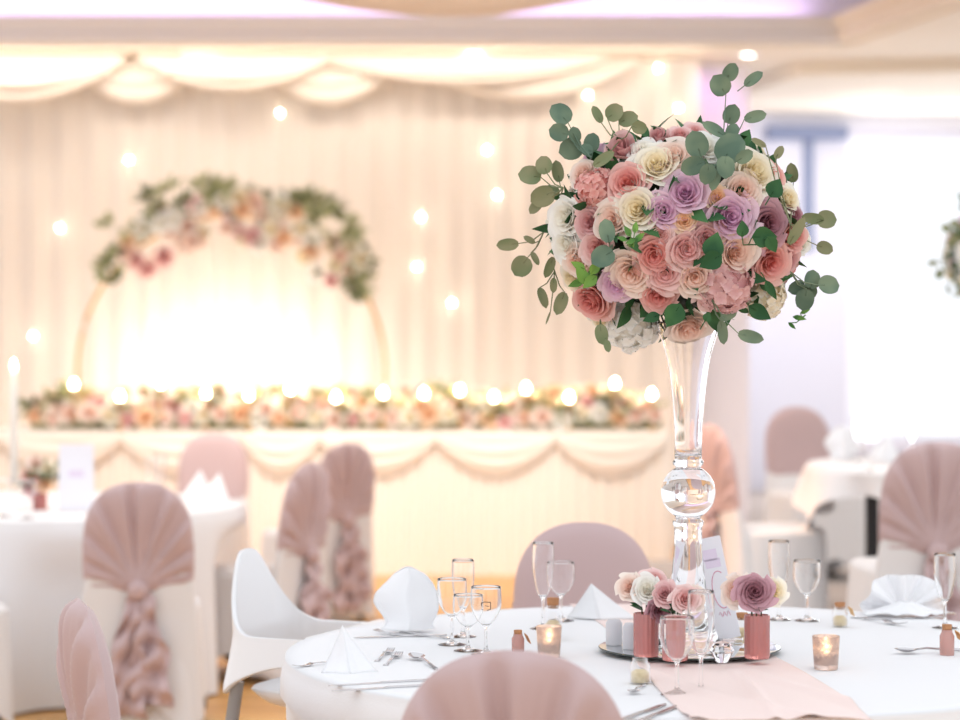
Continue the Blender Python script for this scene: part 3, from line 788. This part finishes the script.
# ------------------------------------------------------------------ glassware
def rev(pr, h, w0, seg=48):
    # outer skin, rounded lip, inner skin of the bowl
    out = smooth_profile(pr, 5); t = .0009
    inn_ = [(r-t, z) for r, z in out if z > w0*h and r > .006]
    m = MB(); m.lathe(out+[(pr[-1][0]-t*.5, h+.0004)]+inn_[::-1]+[(0, inn_[0][1]-.001)], seg, cap=False)
    return m.data('glass_body', M['wineglass'])
def wine_data(h=.15, w=.034):
    return rev([(.001,.0005),(.029,.0005),(.031,.0012),(.020,.004),(.007,.010),(.0038,.022),(.0036,h*.30),(.0042,h*.40),(.010,h*.45),(.022,h*.53),(w*.95,h*.68),(w,h*.80),(w*.965,h)], h, .44)
def flute_data(h=.2, w=.0265):
    return rev([(.001,.0005),(.028,.0005),(.030,.0012),(.018,.004),(.007,.010),(.0040,.022),(.0036,h*.24),(.0042,h*.34),(.009,h*.38),(.017,h*.46),(w*.92,h*.64),(w,h*.80),(w*.96,h)], h, .375)
WD = wine_data(); FD = flute_data()
def glassthing(me, nm, cat, label, loc, h, h0):
    t = tag(inst(nm, me, loc=loc, sc=(1,1,h/h0) if abs(h/h0-1) < .2 else h/h0), label, cat, 'glasses on the tables'); return t
def wine(px, py, label, h=.15, z=TZ, mr=1.0):
    p = T(px, py, z); return tag(inst('wine_glass', WD, loc=p+Vector((0,0,.0005)), sc=(mr,mr,h/.15)), label, 'wine glass', 'glasses on the tables')
def flute(px, py, label, h=.2, z=TZ):
    p = T(px, py, z); return tag(inst('champagne_flute', FD, loc=p+Vector((0,0,.0005)), sc=(1,1,h/.2)), label, 'champagne flute', 'glasses on the tables')
flute(463, 637, 'tall champagne flute at the back of the left glass cluster', .18)
wine(452, 645, 'wine glass at the left of the left glass cluster', .15)
g = wine(486, 655, 'wine glass with dark printed marks, right of the left glass cluster', .15)
# printed mark on that glass: a small dark bracket-like figure on its bowl
gp = g.location
m = MB()
def arcmark(x0, z0, x1, z1, w=.0016, rad=.0338):
    n = 6; vs = []; fs = []
    for i in range(n+1):
        t = i/n; x = x0+(x1-x0)*t; z = z0+(z1-z0)*t
        dx, dz = (z1-z0), -(x1-x0); l = math.hypot(dx, dz) or 1; dx, dz = dx/l*w/2, dz/l*w/2
        for s_ in (-1,1):
            xx = x+s_*dx; vs.append((xx, -math.sqrt(max(1e-6, rad*rad-xx*xx)), z+s_*dz))
    for i in range(n): fs.append((2*i,2*i+1,2*i+3,2*i+2))
    m.add(vs, fs)
for q in ((-.010,.118,-.002,.120),(-.002,.120,.010,.119),(.010,.119,.010,.104),(.010,.104,.002,.101),(-.010,.118,-.010,.110),(-.002,.112,.006,.110),(-.010,.104,-.006,.103)): arcmark(*q)
o = m.obj('printed_mark', M['darkink'], g); o['label'] = 'dark printed marks on the bowl'
wine(468, 651, 'low wine glass in front of the flute in the left glass cluster', .125)
flute(543, 629, 'champagne flute in front of the smooth mauve hooded chair', .207)
wine(561, 621, 'wine glass beside the flute in front of the smooth mauve hooded chair', .145)
flute(779, 620, 'champagne flute right of the mauve rose in the pink vase', .196)
wine(807, 621, 'wine glass standing before the black table leg', .149)
wine(677, 695, 'wine glass nearest the viewer, in front of the mirror plate', .152)
flute(701, 693, 'champagne flute nearest the viewer, in front of the glass vase foot', .2)
flute(945, 628, 'champagne flute at the right edge of the front table', .178)
LT = .74
wine(3, 517, 'blurred wine glass at the left picture edge on the far left table', .15, LT)
wine(27, 519, 'blurred wine glass beside the tall candle on the left table', .15, LT)
flute(152, 506, 'blurred champagne flute behind the pleated chair on the left table', .2, LT)
flute(160, 500, 'blurred champagne flute, farther of two behind the pleated chair', .2, LT)
RT = RZ+.738
flute(858, 463, 'blurred champagne flute left on the right table', .2, RT)
wine(870, 472, 'blurred wine glass on the right table beside the pink hooded chair', .15, RT)
flute(912, 458, 'blurred champagne flute behind the knotted pink chair', .2, RT)

# ------------------------------------------------------------------ mirror plate and centre pieces
m = MB(); m.lathe([(0,0),(.198,0),(.2015,.003),(.199,.006)], 96, cap=False)
mp = thing('mirror_plate', 'round mirror plate under the tall vase in the table centre', 'mirror plate', (CX-.003, 4.99, TZ+.0045+.004))
m2 = MB(); m2.lathe([(0,.0005),(.1985,.0005),(.2015,.003),(.2,.0055)], 96, cap=False); m2.obj('rim', M['mirroredge'], mp)
m3 = MB(); m3.lathe([(.2,.0055),(.195,.0062),(0,.0062)], 96, cap=False); m3.obj('mirror_face', M['mirror'], mp)
MZ = TZ+.0085+.0064
vase.location.z = MZ+.0002
def posy(px, py, label, blooms, z=MZ, h=.092, r=.026, glass='pinkglass'):
    p = T(px, py, z)
    t = thing('bud_vase', label[0], 'vase', p, group='pink bud vases')
    mm = MB(); rib = lambda a, zz: 1+.05*abs(math.sin(a*9))
    mm.lathe([(0,0),(r*.96,0),(r,.004),(r,h*.97),(r*.98,h),(r*.9,h),(r*.88,.008),(0,.008)], 72, cap=False, wob=rib); mm.obj('vase_body', M[glass], t)
    f = thing('flower_posy', label[1], 'flowers', (p.x, p.y, p.z+.0085), group='small posies on the front table')
    for (dx, dy, dz, rad, c, k, nx, nz) in blooms:
        n_ = Vector((nx, -1, nz)).normalized(); c_ = Vector((dx,dy,dz))
        o = inst('rose', RD[c][k], f, c_-n_*rad*.3, aim(n_, R.uniform(0,6)), rad)
        mm = MB(); mm.tube([(dx*.1,dy*.1,.002),(dx*.25,dy*.2,h),(dx,dy+.01,dz-.01)], .0018, 6); mm.obj('stem', M['stem'], f)
    mm = MB()
    for k in range(5):
        a = R.uniform(0,6); leaf_into(mm, Vector((.008*math.cos(a),.008*math.sin(a),h-.002)), Vector((math.cos(a),math.sin(a)-.5,.6)), Vector((0,-.6,1)), .032, .015)
    mm.obj('leaves', M['rleaf'], f)
    return f
posy(646, 656, ('pink ribbed glass vase left of the tall vase foot, glowing orange','cream and mauve roses in the leftmost small pink vase'),
  [(.002,-.01,.135,.034,'white',1,-.1,.35),(-.035,.008,.138,.030,'blush',0,-.6,.5),(.028,-.018,.095,.030,'mauve',0,.3,-.2),(.02,.02,.15,.028,'blushpink',0,.3,.6)])
posy(675, 660, ('pink ribbed glass vase behind the nearest wine glass','blush roses in the small pink vase behind the nearest wine glass'),
  [(.022,-.008,.122,.028,'blushpink',0,.1,.3),(.045,.012,.12,.026,'blush',1,.4,.3),(-.02,.02,.13,.026,'dusty',0,-.3,.6)])
posy(757, 658, ('pink ribbed glass vase near the right rim of the mirror','open mauve rose with pale companions in the rightmost small pink vase'),
  [(-.008,-.022,.135,.038,'mauve',0,-.05,.2),(-.045,.012,.135,.032,'blush',0,-.5,.3),(.038,.012,.132,.03,'cream',0,.5,.2)])
def shaker(px, py, label):
    t = thing('condiment_shaker', label, 'shaker', T(px, py, MZ), group='shakers on the mirror')
    mm = MB(); mm.lathe([(0,0),(.017,0),(.0185,.003),(.0185,.048),(.016,.053)], 28, cap=False); mm.obj('body', M['ceramic'], t)
    mm = MB(); mm.lathe([(.016,.053),(.013,.057),(0,.058)], 24, cap=False)
    mm.obj('cap', M['ceramic'], t)
shaker(614, 645, 'white ceramic shaker, left of the pair on the mirror'); shaker(631, 649, 'white ceramic shaker next to the orange glowing pink vase')
def votive(px, py, label, h=.068, r=.028):
    t = thing('votive_candle', label, 'candle', T(px, py), group='lit votive candles on the front table')
    mm = MB(); mm.lathe([(0,0),(r*.82,0),(r*.86,.003),(r,h*.99),(r*.98,h),(r*.92,h),(r*.76,.01),(0,.01)], 36, cap=False); mm.obj('holder', M['rosegold'], t)
    mm = MB(); mm.lathe([(0,.0105),(r*.74,.0105),(r*.80,.03),(0,.03)], 28, cap=False); mm.obj('wax', M['wax'], t)
    mm = MB(); mm.lathe([(0,.03),(.004,.034),(.006,.041),(.004,.052),(0,.062)], 14, cap=False); mm.obj('flame', M['flame'], t)
votive(549, 657, 'lit amber votive candle behind the nearest pink hood'); votive(826, 669, 'lit rose gold votive candle on bare cloth right of the runner', .07, .029)
def jar(px, py, label, h=.05, r=.02, cork=True, fill=True, tagm=None, body='glass', z=TZ):
    t = thing('favour_jar', label, 'jar', T(px, py, z), group='wedding favour jars')
    mm = MB(); mm.lathe([(0,0),(r*.95,0),(r,.003),(r,h*.68),(r*.75,h*.8),(r*.72,h*.9),(r*.66,h*.9),(r*.69,h*.78),(r*.93,h*.67),(r*.93,.004),(0,.004)], 32, cap=False); mm.obj('jar_body', M[body], t)
    if fill:
        mm = MB(); mm.lathe([(0,.0045),(r*.9,.0045),(r*.9,h*.4),(r*.5,h*.5),(0,h*.48)], 24, cap=False, wob=lambda a, zz: 1-.06*abs(math.sin(a*3+zz*200))); mm.obj('sweets', M['candy'], t)
    if cork:
        mm = MB(); mm.lathe([(0,h*.82),(r*.60,h*.82),(r*.68,h*1.08),(0,h*1.09)], 24, cap=False); mm.obj('cork', M['cork'], t)
    if tagm:
        mm = MB(); mm.box(-.001,.001,-.008,.008,-.014,.008, Matrix.Translation((r+.006,-.01,h*.75)) @ Euler((.3,-.5,.3)).to_matrix().to_4x4()); mm.obj('tag', M[tagm], t, smooth=False)
    return t
jar(640, 684, 'small glass jar of gold sweets beside the nearest wine glass', .058, .021, cork=False)
jar(553, 640, 'cork stoppered jar behind the amber votive candle', .09, .021)
jar(840, 627, 'gold filled glass jar before the black table leg', .055, .019, True, True, 'gold')
jar(742, 641, 'gold filled jar between the table card and the mauve rose vase', .06, .02)
jar(518, 652, 'tiny pink corked bottle left of the amber votive candle', .045, .014, True, False, 'cork', 'pinkbottle')
jar(947, 655, 'pink corked bottle with gold tag at the right edge', .062, .016, True, False, 'gold', 'pinkbottle')
# faceted glass ornament
m = MB(); n = 8
m.lathe([(0,0),(.012,.002),(.026,.026),(.017,.043),(0,.047)], n, cap=False)
tag(m.obj('crystal_ornament', M['vaseglass'], smooth=False, loc=T(722, 663, MZ)), 'clear faceted crystal ornament at the foot of the tall vase', 'ornament')
# table card
tcd = thing('table_card', 'white table card with pink script leaning beside the tall vase', 'card', P(727, 618, 5.06), math.radians(-6))
tcd.location.z = MZ+.001
lean = Matrix.Rotation(math.radians(-12), 4, 'Y') @ Matrix.Rotation(math.radians(-6), 4, 'X')
m = MB(); m.box(-.033,.033,-.001,.001,.004,.235, lean); bevel(m.obj('card', M['card'], tcd, smooth=False), .0005, 1)
m = MB(); m.box(-.02,.018,-.0014,-.00105,.182,.208, lean); m.box(-.012,.022,-.0014,-.00105,.166,.186, lean); o = m.obj('watercolour_wash', M['lilacink'], tcd, smooth=False)
m = MB()
arc = [(.010+.018*math.cos(a), .115+.042*math.sin(a)) for a in [math.radians(60+12*k) for k in range(20)]]
m.tube([lean @ Vector((x,-.0012,z)) for x, z in arc], .0009, 5)
m.tube([lean @ Vector((-.004+.024*k/12,-.0012,.060+.006*math.sin(k*1.4))) for k in range(13)], .0007, 5)
m.obj('script', M['pinkink'], tcd)
m = MB(); m.box(-.036,.036,-.012,.012,0,.006); bevel(m.obj('card_stand', M['vaseglass'], tcd, smooth=False), .002)

# ------------------------------------------------------------------ napkins
def fin(m, name, label, loc, rz=0, cat='napkin', mt='napkin'):
    o = m.obj(name, M[mt], loc=loc); o.rotation_euler = (0,0,rz)
    s_ = o.modifiers.new('s','SOLIDIFY'); s_.thickness = .002
    return tag(o, label, cat, 'folded white napkins')
def mitre(h=.145, w=.078):
    m = MB()
    hw = lambda v: interp([0,.05,.12,.22,.34,.46,.60,.74,.86,.94,1],[.064,.056,.056,.064,.073,w,w*.95,w*.78,w*.60,w*.46,w*.26], v)
    for side in (-1,1):
        def fn(u, v, side=side):
            s = u*2-1
            y = (-.045*(1-abs(s))**.9-.012*math.sin(v*6)*s if side < 0 else .03*(1-abs(s)))*(1-.55*v)
            return (s*hw(v)+.004*math.sin(v*9), y+.012*v, h*v*(1-.06*abs(s)**2*v))
        m.grid(fn, 24, 44)
    return m
fin(mitre(), 'napkin', 'white napkin folded to an upright leaf shape beside the left glasses', T(408, 632)+Vector((0,0,.008)), .1)
def tent(w, d, h, tip=.0, seed=0):
    m = MB(); base = [(-w/2,-d*.25),(-.02*w,-d*.5),(w/2,-d*.2),(.15*w,d*.5)]
    for i in range(4):
        a, b2 = base[i], base[(i+1)%4]
        def fn(u, v, a=a, b2=b2, i=i):
            x = (a[0]+(b2[0]-a[0])*u)*(1-v)+tip*v; y = (a[1]+(b2[1]-a[1])*u)*(1-v)
            k = .10*math.sin(PI*u)*math.sin(PI*v)
            return (x*(1-k)+.003*math.sin(u*7+i)*(1-v), y*(1-k), h*v**1.08)
        m.grid(fn, 12, 14)
    return m
fin(tent(.115,.10,.095,-.012), 'napkin', 'white napkin folded as a small pyramid at the table edge in front of the highchair', T(348, 671)+Vector((0,0,.001)), .15)
fin(tent(.17,.12,.082,-.03), 'napkin', 'white napkin lying as a low triangle before the smooth mauve hooded chair', T(604, 620)+Vector((0,.04,.004)), -.2)
def fan(r=.1, lobes=2, seed=0):
    m = MB()
    def fn(u, v):
        a = PI*(1.06*u-.03); rr_ = r*(.12+.88*v)*(1+.13*math.cos(2*a)*-1*v+.05*math.sin(a*9)*v-.18*v*math.exp(-((a-PI/2)/.22)**2))
        y = (.020*math.sin(a*7)+.008*math.sin(a*17+1))*v-.05*(v-.3)*math.sin(a*2)**2+.02*v
        return (rr_*math.cos(a)*1.08, y, max(.002, rr_*math.sin(a)*.86+.004))
    m.grid(fn, 96, 16)
    def sk_(u, v):
        a = u*2*PI; rr_ = (.01+.075*v)*(1+.18*math.sin(5*a+2*v)); return (rr_*math.cos(a)*1.25, -.028+rr_*math.sin(a)*.6, .030*(1-v)**1.5+.0025+.006*v*math.sin(5*a)**2)
    m.grid(sk_, 60, 8, True)
    return m
fin(fan(.108), 'napkin', 'white napkin fanned like an open flower at the right of the front table', T(904, 615)+Vector((0,0,.003)), -.05)
for px, py, z, rz, sc, lab in [(196,497,LT,.4,1,'blurred white napkin at the right rim of the left table'),(216,500,LT,-.5,1,'blurred white napkin nearest the right rim of the left table'),
        (842,459,RT,.2,1.2,'blurred cream napkin standing at the left of the right table'),(884,461,RT,-.3,1.3,'blurred cream napkin at the back of the right table')]:
    mm = tent(.16,.13,.12,.02) if px != 842 else mitre(.15,.08)
    fin(mm, 'napkin', lab, T(px, py, z)+Vector((0,0,.003)), rz)

# ------------------------------------------------------------------ cutlery
def knife_data():
    m = MB()
    out = [(-.11,.0065),(-.105,.0075),(-.03,.0055),(-.005,.0045),(.0,.0075),(.05,.0095),(.09,.008),(.108,.002)]
    n_ = len(out)
    vs = []; fs = []
    for (x, w) in out:
        t = .003 if x < 0 else .0012
        vs += [(x,-w,0),(x,w,0),(x,w*.5,t),(x,-w*.5,t)]
    for i in range(n_-1):
        for k in range(4): fs.append((4*i+k, 4*i+(k+1)%4, 4*(i+1)+(k+1)%4, 4*(i+1)+k))
    fs += [(3,2,1,0), tuple(4*(n_-1)+k for k in range(4))]
    m.add(vs, fs); return m.data('knife', M['silver'])
def fork_data():
    m = MB()
    def bar(pts, w, t=.0022):
        vs = []; fs = []
        for (x,y,z) in pts: vs += [(x,y-w,z),(x,y+w,z),(x,y+w,z+t),(x,y-w,z+t)]
        for i in range(len(pts)-1):
            for k in range(4): fs.append((4*i+k,4*i+(k+1)%4,4*(i+1)+(k+1)%4,4*(i+1)+k))
        fs += [(3,2,1,0), tuple(4*(len(pts)-1)+k for k in range(4))]; m.add(vs, fs)
    bar([(-.1,0,0),(-.09,0,0)], .007); bar([(-.095,0,0),(-.02,0,.006),(.03,0,.008)], .0035); bar([(.028,0,.008),(.045,0,.003),(.055,0,.002)], .0105)
    for k in (-.009,-.003,.003,.009): bar([(.053,k,.002),(.08,k,.004),(.1,k,.009)], .0014, .0016)
    return m.data('fork', M['silver'])
def spoon_data():
    m = MB()
    def bowl(u, v):
        s = u*2-1; x = .045+.062*v; w = .0205*math.sin(PI*min(1,.06+.94*v)**.85)**.7
        return (x, s*w, .010-.0085*(1-s*s)*math.sin(PI*v)+.004*v)
    m.grid(bowl, 12, 16)
    m.tube([(-.1,0,.002),(-.03,0,.007),(.02,0,.012),(.05,0,.0095)], .0042, 8, .0022)
    return m.data('spoon', M['silver'])
KD, FKD, SD = knife_data(), fork_data(), spoon_data()
def cut(kind, p0, p1, label, sc=1.0):
    a = T(*p0); c = T(*p1); d = c-a; mid = (a+c)/2
    me, nm = {'k': (KD,'table_knife'), 'f': (FKD,'fork'), 's': (SD,'spoon')}[kind]
    tag(inst(nm, me, loc=(mid.x, mid.y, TZ+.001), rot=(0,0,math.atan2(d.y, d.x)), sc=sc), label, nm.replace('_',' '), 'cutlery on the front table')
cut('k', (425,681), (334,686), 'table knife below the pyramid napkin, farther of the pair')
cut('k', (427,686), (340,691), 'table knife below the pyramid napkin, nearer of the pair')
cut('s', (440,672), (410,657), 'spoon lying between the pyramid napkin and the nearest pink hood', .9)
cut('f', (374,664), (394,650), 'fork added in place of a light reflection, right of the pyramid napkin', .8)  # this fork and the next are added where only reflected light shows
cut('f', (383,668), (402,654), 'second fork added in place of a light reflection, right of the pyramid napkin', .8)
cut('f', (330,664), (308,667), 'fork tip showing left of the pyramid napkin', .7)
cut('k', (440,636), (360,638), 'table knife in front of the upright leaf shaped napkin')
cut('f', (446,639), (378,634), 'fork in front of the upright leaf shaped napkin')
cut('k', (612,724), (672,702), 'table knife left of the runner, farther of the pair at bottom')
cut('k', (630,726), (682,704), 'table knife left of the runner, nearer of the pair at bottom')
cut('s', (648,684), (628,698), 'small spoon between jar and knives left of the runner', .6)
cut('f', (858,619), (899,626), 'fork below the fanned napkin, pointing right')
cut('k', (935,618), (870,620), 'table knife below the fanned napkin')
cut('s', (960,652), (908,654), 'spoon lying right of the rose gold votive candle', .9)

# ------------------------------------------------------------------ far left table, far right table extras
cp = T(14, 512, LT)
ct = thing('taper_candle', 'tall white taper candle in a clear holder on the left table', 'candle', cp)
m = MB(); m.lathe([(0,0),(.05,0),(.05,.006),(.014,.02),(.012,.06),(.018,.10),(.016,.12),(0,.12)], 28, cap=False); m.obj('holder', M['glass'], ct)
m = MB(); m.lathe([(0,.121),(.0165,.121),(.0155,.57),(0,.575)], 20, cap=False); m.obj('candle', M['wax'], ct)
m = MB(); m.lathe([(0,.575),(.006,.583),(.008,.594),(.004,.612),(0,.622)], 12, cap=False); m.obj('flame', M['flame'], ct)
p = T(40, 510, LT)
pv = thing('bud_vase', 'pink glass bud vase on the left table beside the tall candle', 'vase', p, group='pink bud vases')
m = MB(); m.lathe([(0,0),(.03,0),(.03,.09),(.027,.09),(.026,.008),(0,.008)], 32, cap=False); m.obj('vase_body', M['pinkglass'], pv)
pf = thing('flower_posy', 'blurred peach and coral roses with dark leaves on the left table', 'flowers', (p.x, p.y, p.z+.009))
for dx, dz, c in ((-.03,.13,'coral'),(.02,.10,'peach'),(.03,.16,'cream'),(-.01,.18,'blush'),(-.035,.085,'dusty')):
    inst('rose', RD[c][0], pf, (dx,-.02,dz), aim(Vector((dx*8,-1,.3)).normalized()), .035)
for dx, dz, k in ((0,.12,1),(-.04,.1,1),(.045,.13,1),(.01,.16,2)): inst('leaf_spray', SPR[k], pf, (dx,-.005,dz), aim(Vector((dx*10,-.6,.5)).normalized()), .07)
m = MB(); m.tube([(0,0,0),(0,0,.15)], .006, 8); m.obj('stem', M['stem'], pf)
c2 = thing('table_card', 'pale lilac table card standing on the left table', 'card', T(76, 512, LT), .1)
m = MB(); m.box(-.07,.07,-.001,.001,.005,.275, Matrix.Rotation(-.08,4,'X')); m.obj('card', M['card'], c2, smooth=False)
m = MB(); m.box(-.03,.03,-.0025,-.0012,.14,.17, Matrix.Rotation(-.08,4,'X')); m.obj('watercolour_wash', M['lilacink'], c2, smooth=False)
m = MB(); m.box(-.07,.07,-.014,.03,0,.006); m.obj('card_stand', M['vaseglass'], c2, smooth=False)
def bvot(px, py, z, label):
    t = tealight(); t.location = T(px, py, z); t['label'] = label; t['group'] = 'candles on the side tables'; return t
bvot(128, 503, LT, 'small lit candle on the left table near the pleated chair'); bvot(110, 508, LT, 'small lit candle on the left table touching the pleated chair outline')
# right table centrepiece
v2 = dup(vase, 'blurred tall clear vase with flowers at the right edge', (RX,RY,RT+.001))
q2 = dup(bq, 'round bouquet partly cut off at the right edge of the picture', (RX+.01,RY,RT+.001+BC.z-MZ), .25)

# ------------------------------------------------------------------ camera
cam = bpy.data.cameras.new('camera'); co = bpy.data.objects.new('camera', cam); COL.objects.link(co)
co.location = (0,0,CZ); co.rotation_euler = (PI/2,0,0)
cam.sensor_width = 36; cam.lens = F/960*36; cam.shift_y = -(360-HZ)/960
cam.dof.use_dof = True; cam.dof.focus_distance = 4.82; cam.dof.aperture_fstop = 2.3
cam.clip_end = 200
S.camera = co

# ------------------------------------------------------------------ light
w = bpy.data.worlds.new('world'); S.world = w; w.use_nodes = True
bg = w.node_tree.nodes['Background']; bg.inputs[0].default_value = (.93,.96,1,1); bg.inputs[1].default_value = .95
def area(name, loc, rot, sx, sy, e, col, spread=None):
    l = bpy.data.lights.new(name, 'AREA'); l.shape = 'RECTANGLE'; l.size = sx; l.size_y = sy; l.energy = e; l.color = col
    if spread: l.spread = math.radians(spread)
    o = bpy.data.objects.new(name, l); COL.objects.link(o); o.location = loc; o.rotation_euler = rot; return o
def spot(name, loc, tgt, e, col, size=60, blend=.8, r=.05):
    l = bpy.data.lights.new(name, 'SPOT'); l.energy = e; l.color = col; l.spot_size = math.radians(size); l.spot_blend = blend; l.shadow_soft_size = r
    o = bpy.data.objects.new(name, l); COL.objects.link(o); o.location = loc
    o.rotation_euler = (Vector(tgt)-Vector(loc)).to_track_quat('-Z','Y').to_euler(); return o
# LED cove of the tray
area('cove_light', (-1.8,15.06,3.61), (math.radians(155),0,0), 8, .06, 9.5, (.78,.60,1))
# curtain top wash, and an added floor fill brightening curtain and ceiling edge
area('curtain_wash', (-1.2,14.99,3.37), (math.radians(50),0,0), 5.4, .05, 15, (1,.93,.85))
area('added_floor_fill', (-1.2,14.6,.05), (math.radians(170),0,0), 5.6, .2, 38, (1,.93,.84))
# warm lamp hidden behind the head table lighting the backdrop
area('backdrop_uplight', (hcx-.05,14.95,1.0), (math.radians(100),0,0), 1.0, .5, 13, (1,.93,.84))
spot('purple_uplight', (1.62,15.3,3.36), (1.64,15.9,3.05), 7, (.8,.35,1), 60)
# daylight entering at the big window
area('window_daylight', (4.6,19.3,1.9), (math.radians(-97),0,0), 3.2, 2.6, 90, (.90,.95,1))
# ceiling lamps of the hall, plus added fill spots
for i, (x, y) in enumerate(((-2.6,12.2),(-.6,12.2),(1.4,12.2),(-2.6,9.3),(.2,9.3),(3.0,9.3),(3.6,14.6))):
    spot('hall_downlight', (x,y,3.9 if y < 14 else 3.35), (x,y+.3,0), 92, (1,.94,.87), 120, 1, .12)
for x in (-3.0,-.6,1.2):
    spot('added_fill_spot', (x*.8,10.6,3.85), (x*.55-.4,13.7,.7), 190, (1,.93,.84), 42, .7, .1)  # added fill brightening the garland and skirt, no such lamps known
spot('added_fill_spot', (-1.0,10.6,3.85), (-1.65,14.95,2.1), 90, (1,.93,.84), 26, .8, .1)  # added fill brightening the hoop flowers
spot('wall_spot', (3.0,16.6,3.28), (2.6,19.4,1.5), 270, (.95,.96,1), 100, 1, .2)
spot('amber_chair_fill', (-.9,9.0,3.3), (.98,9.85,.85), 260, (1,.50,.20), 16, .6, .05)  # added narrow fill that tints the side-on chair orange

S.view_settings.view_transform = 'Standard'; S.view_settings.look = 'None'
S.view_settings.exposure = .45; S.view_settings.gamma = 1; S.view_settings.use_curve_mapping = False
S.cycles.use_denoising = True
S.cycles.max_bounces = 14; S.cycles.transmission_bounces = 12; S.cycles.transparent_max_bounces = 12; S.cycles.diffuse_bounces = 5
S.cycles.sample_clamp_indirect = 6
S.cycles.sample_clamp_direct = 0
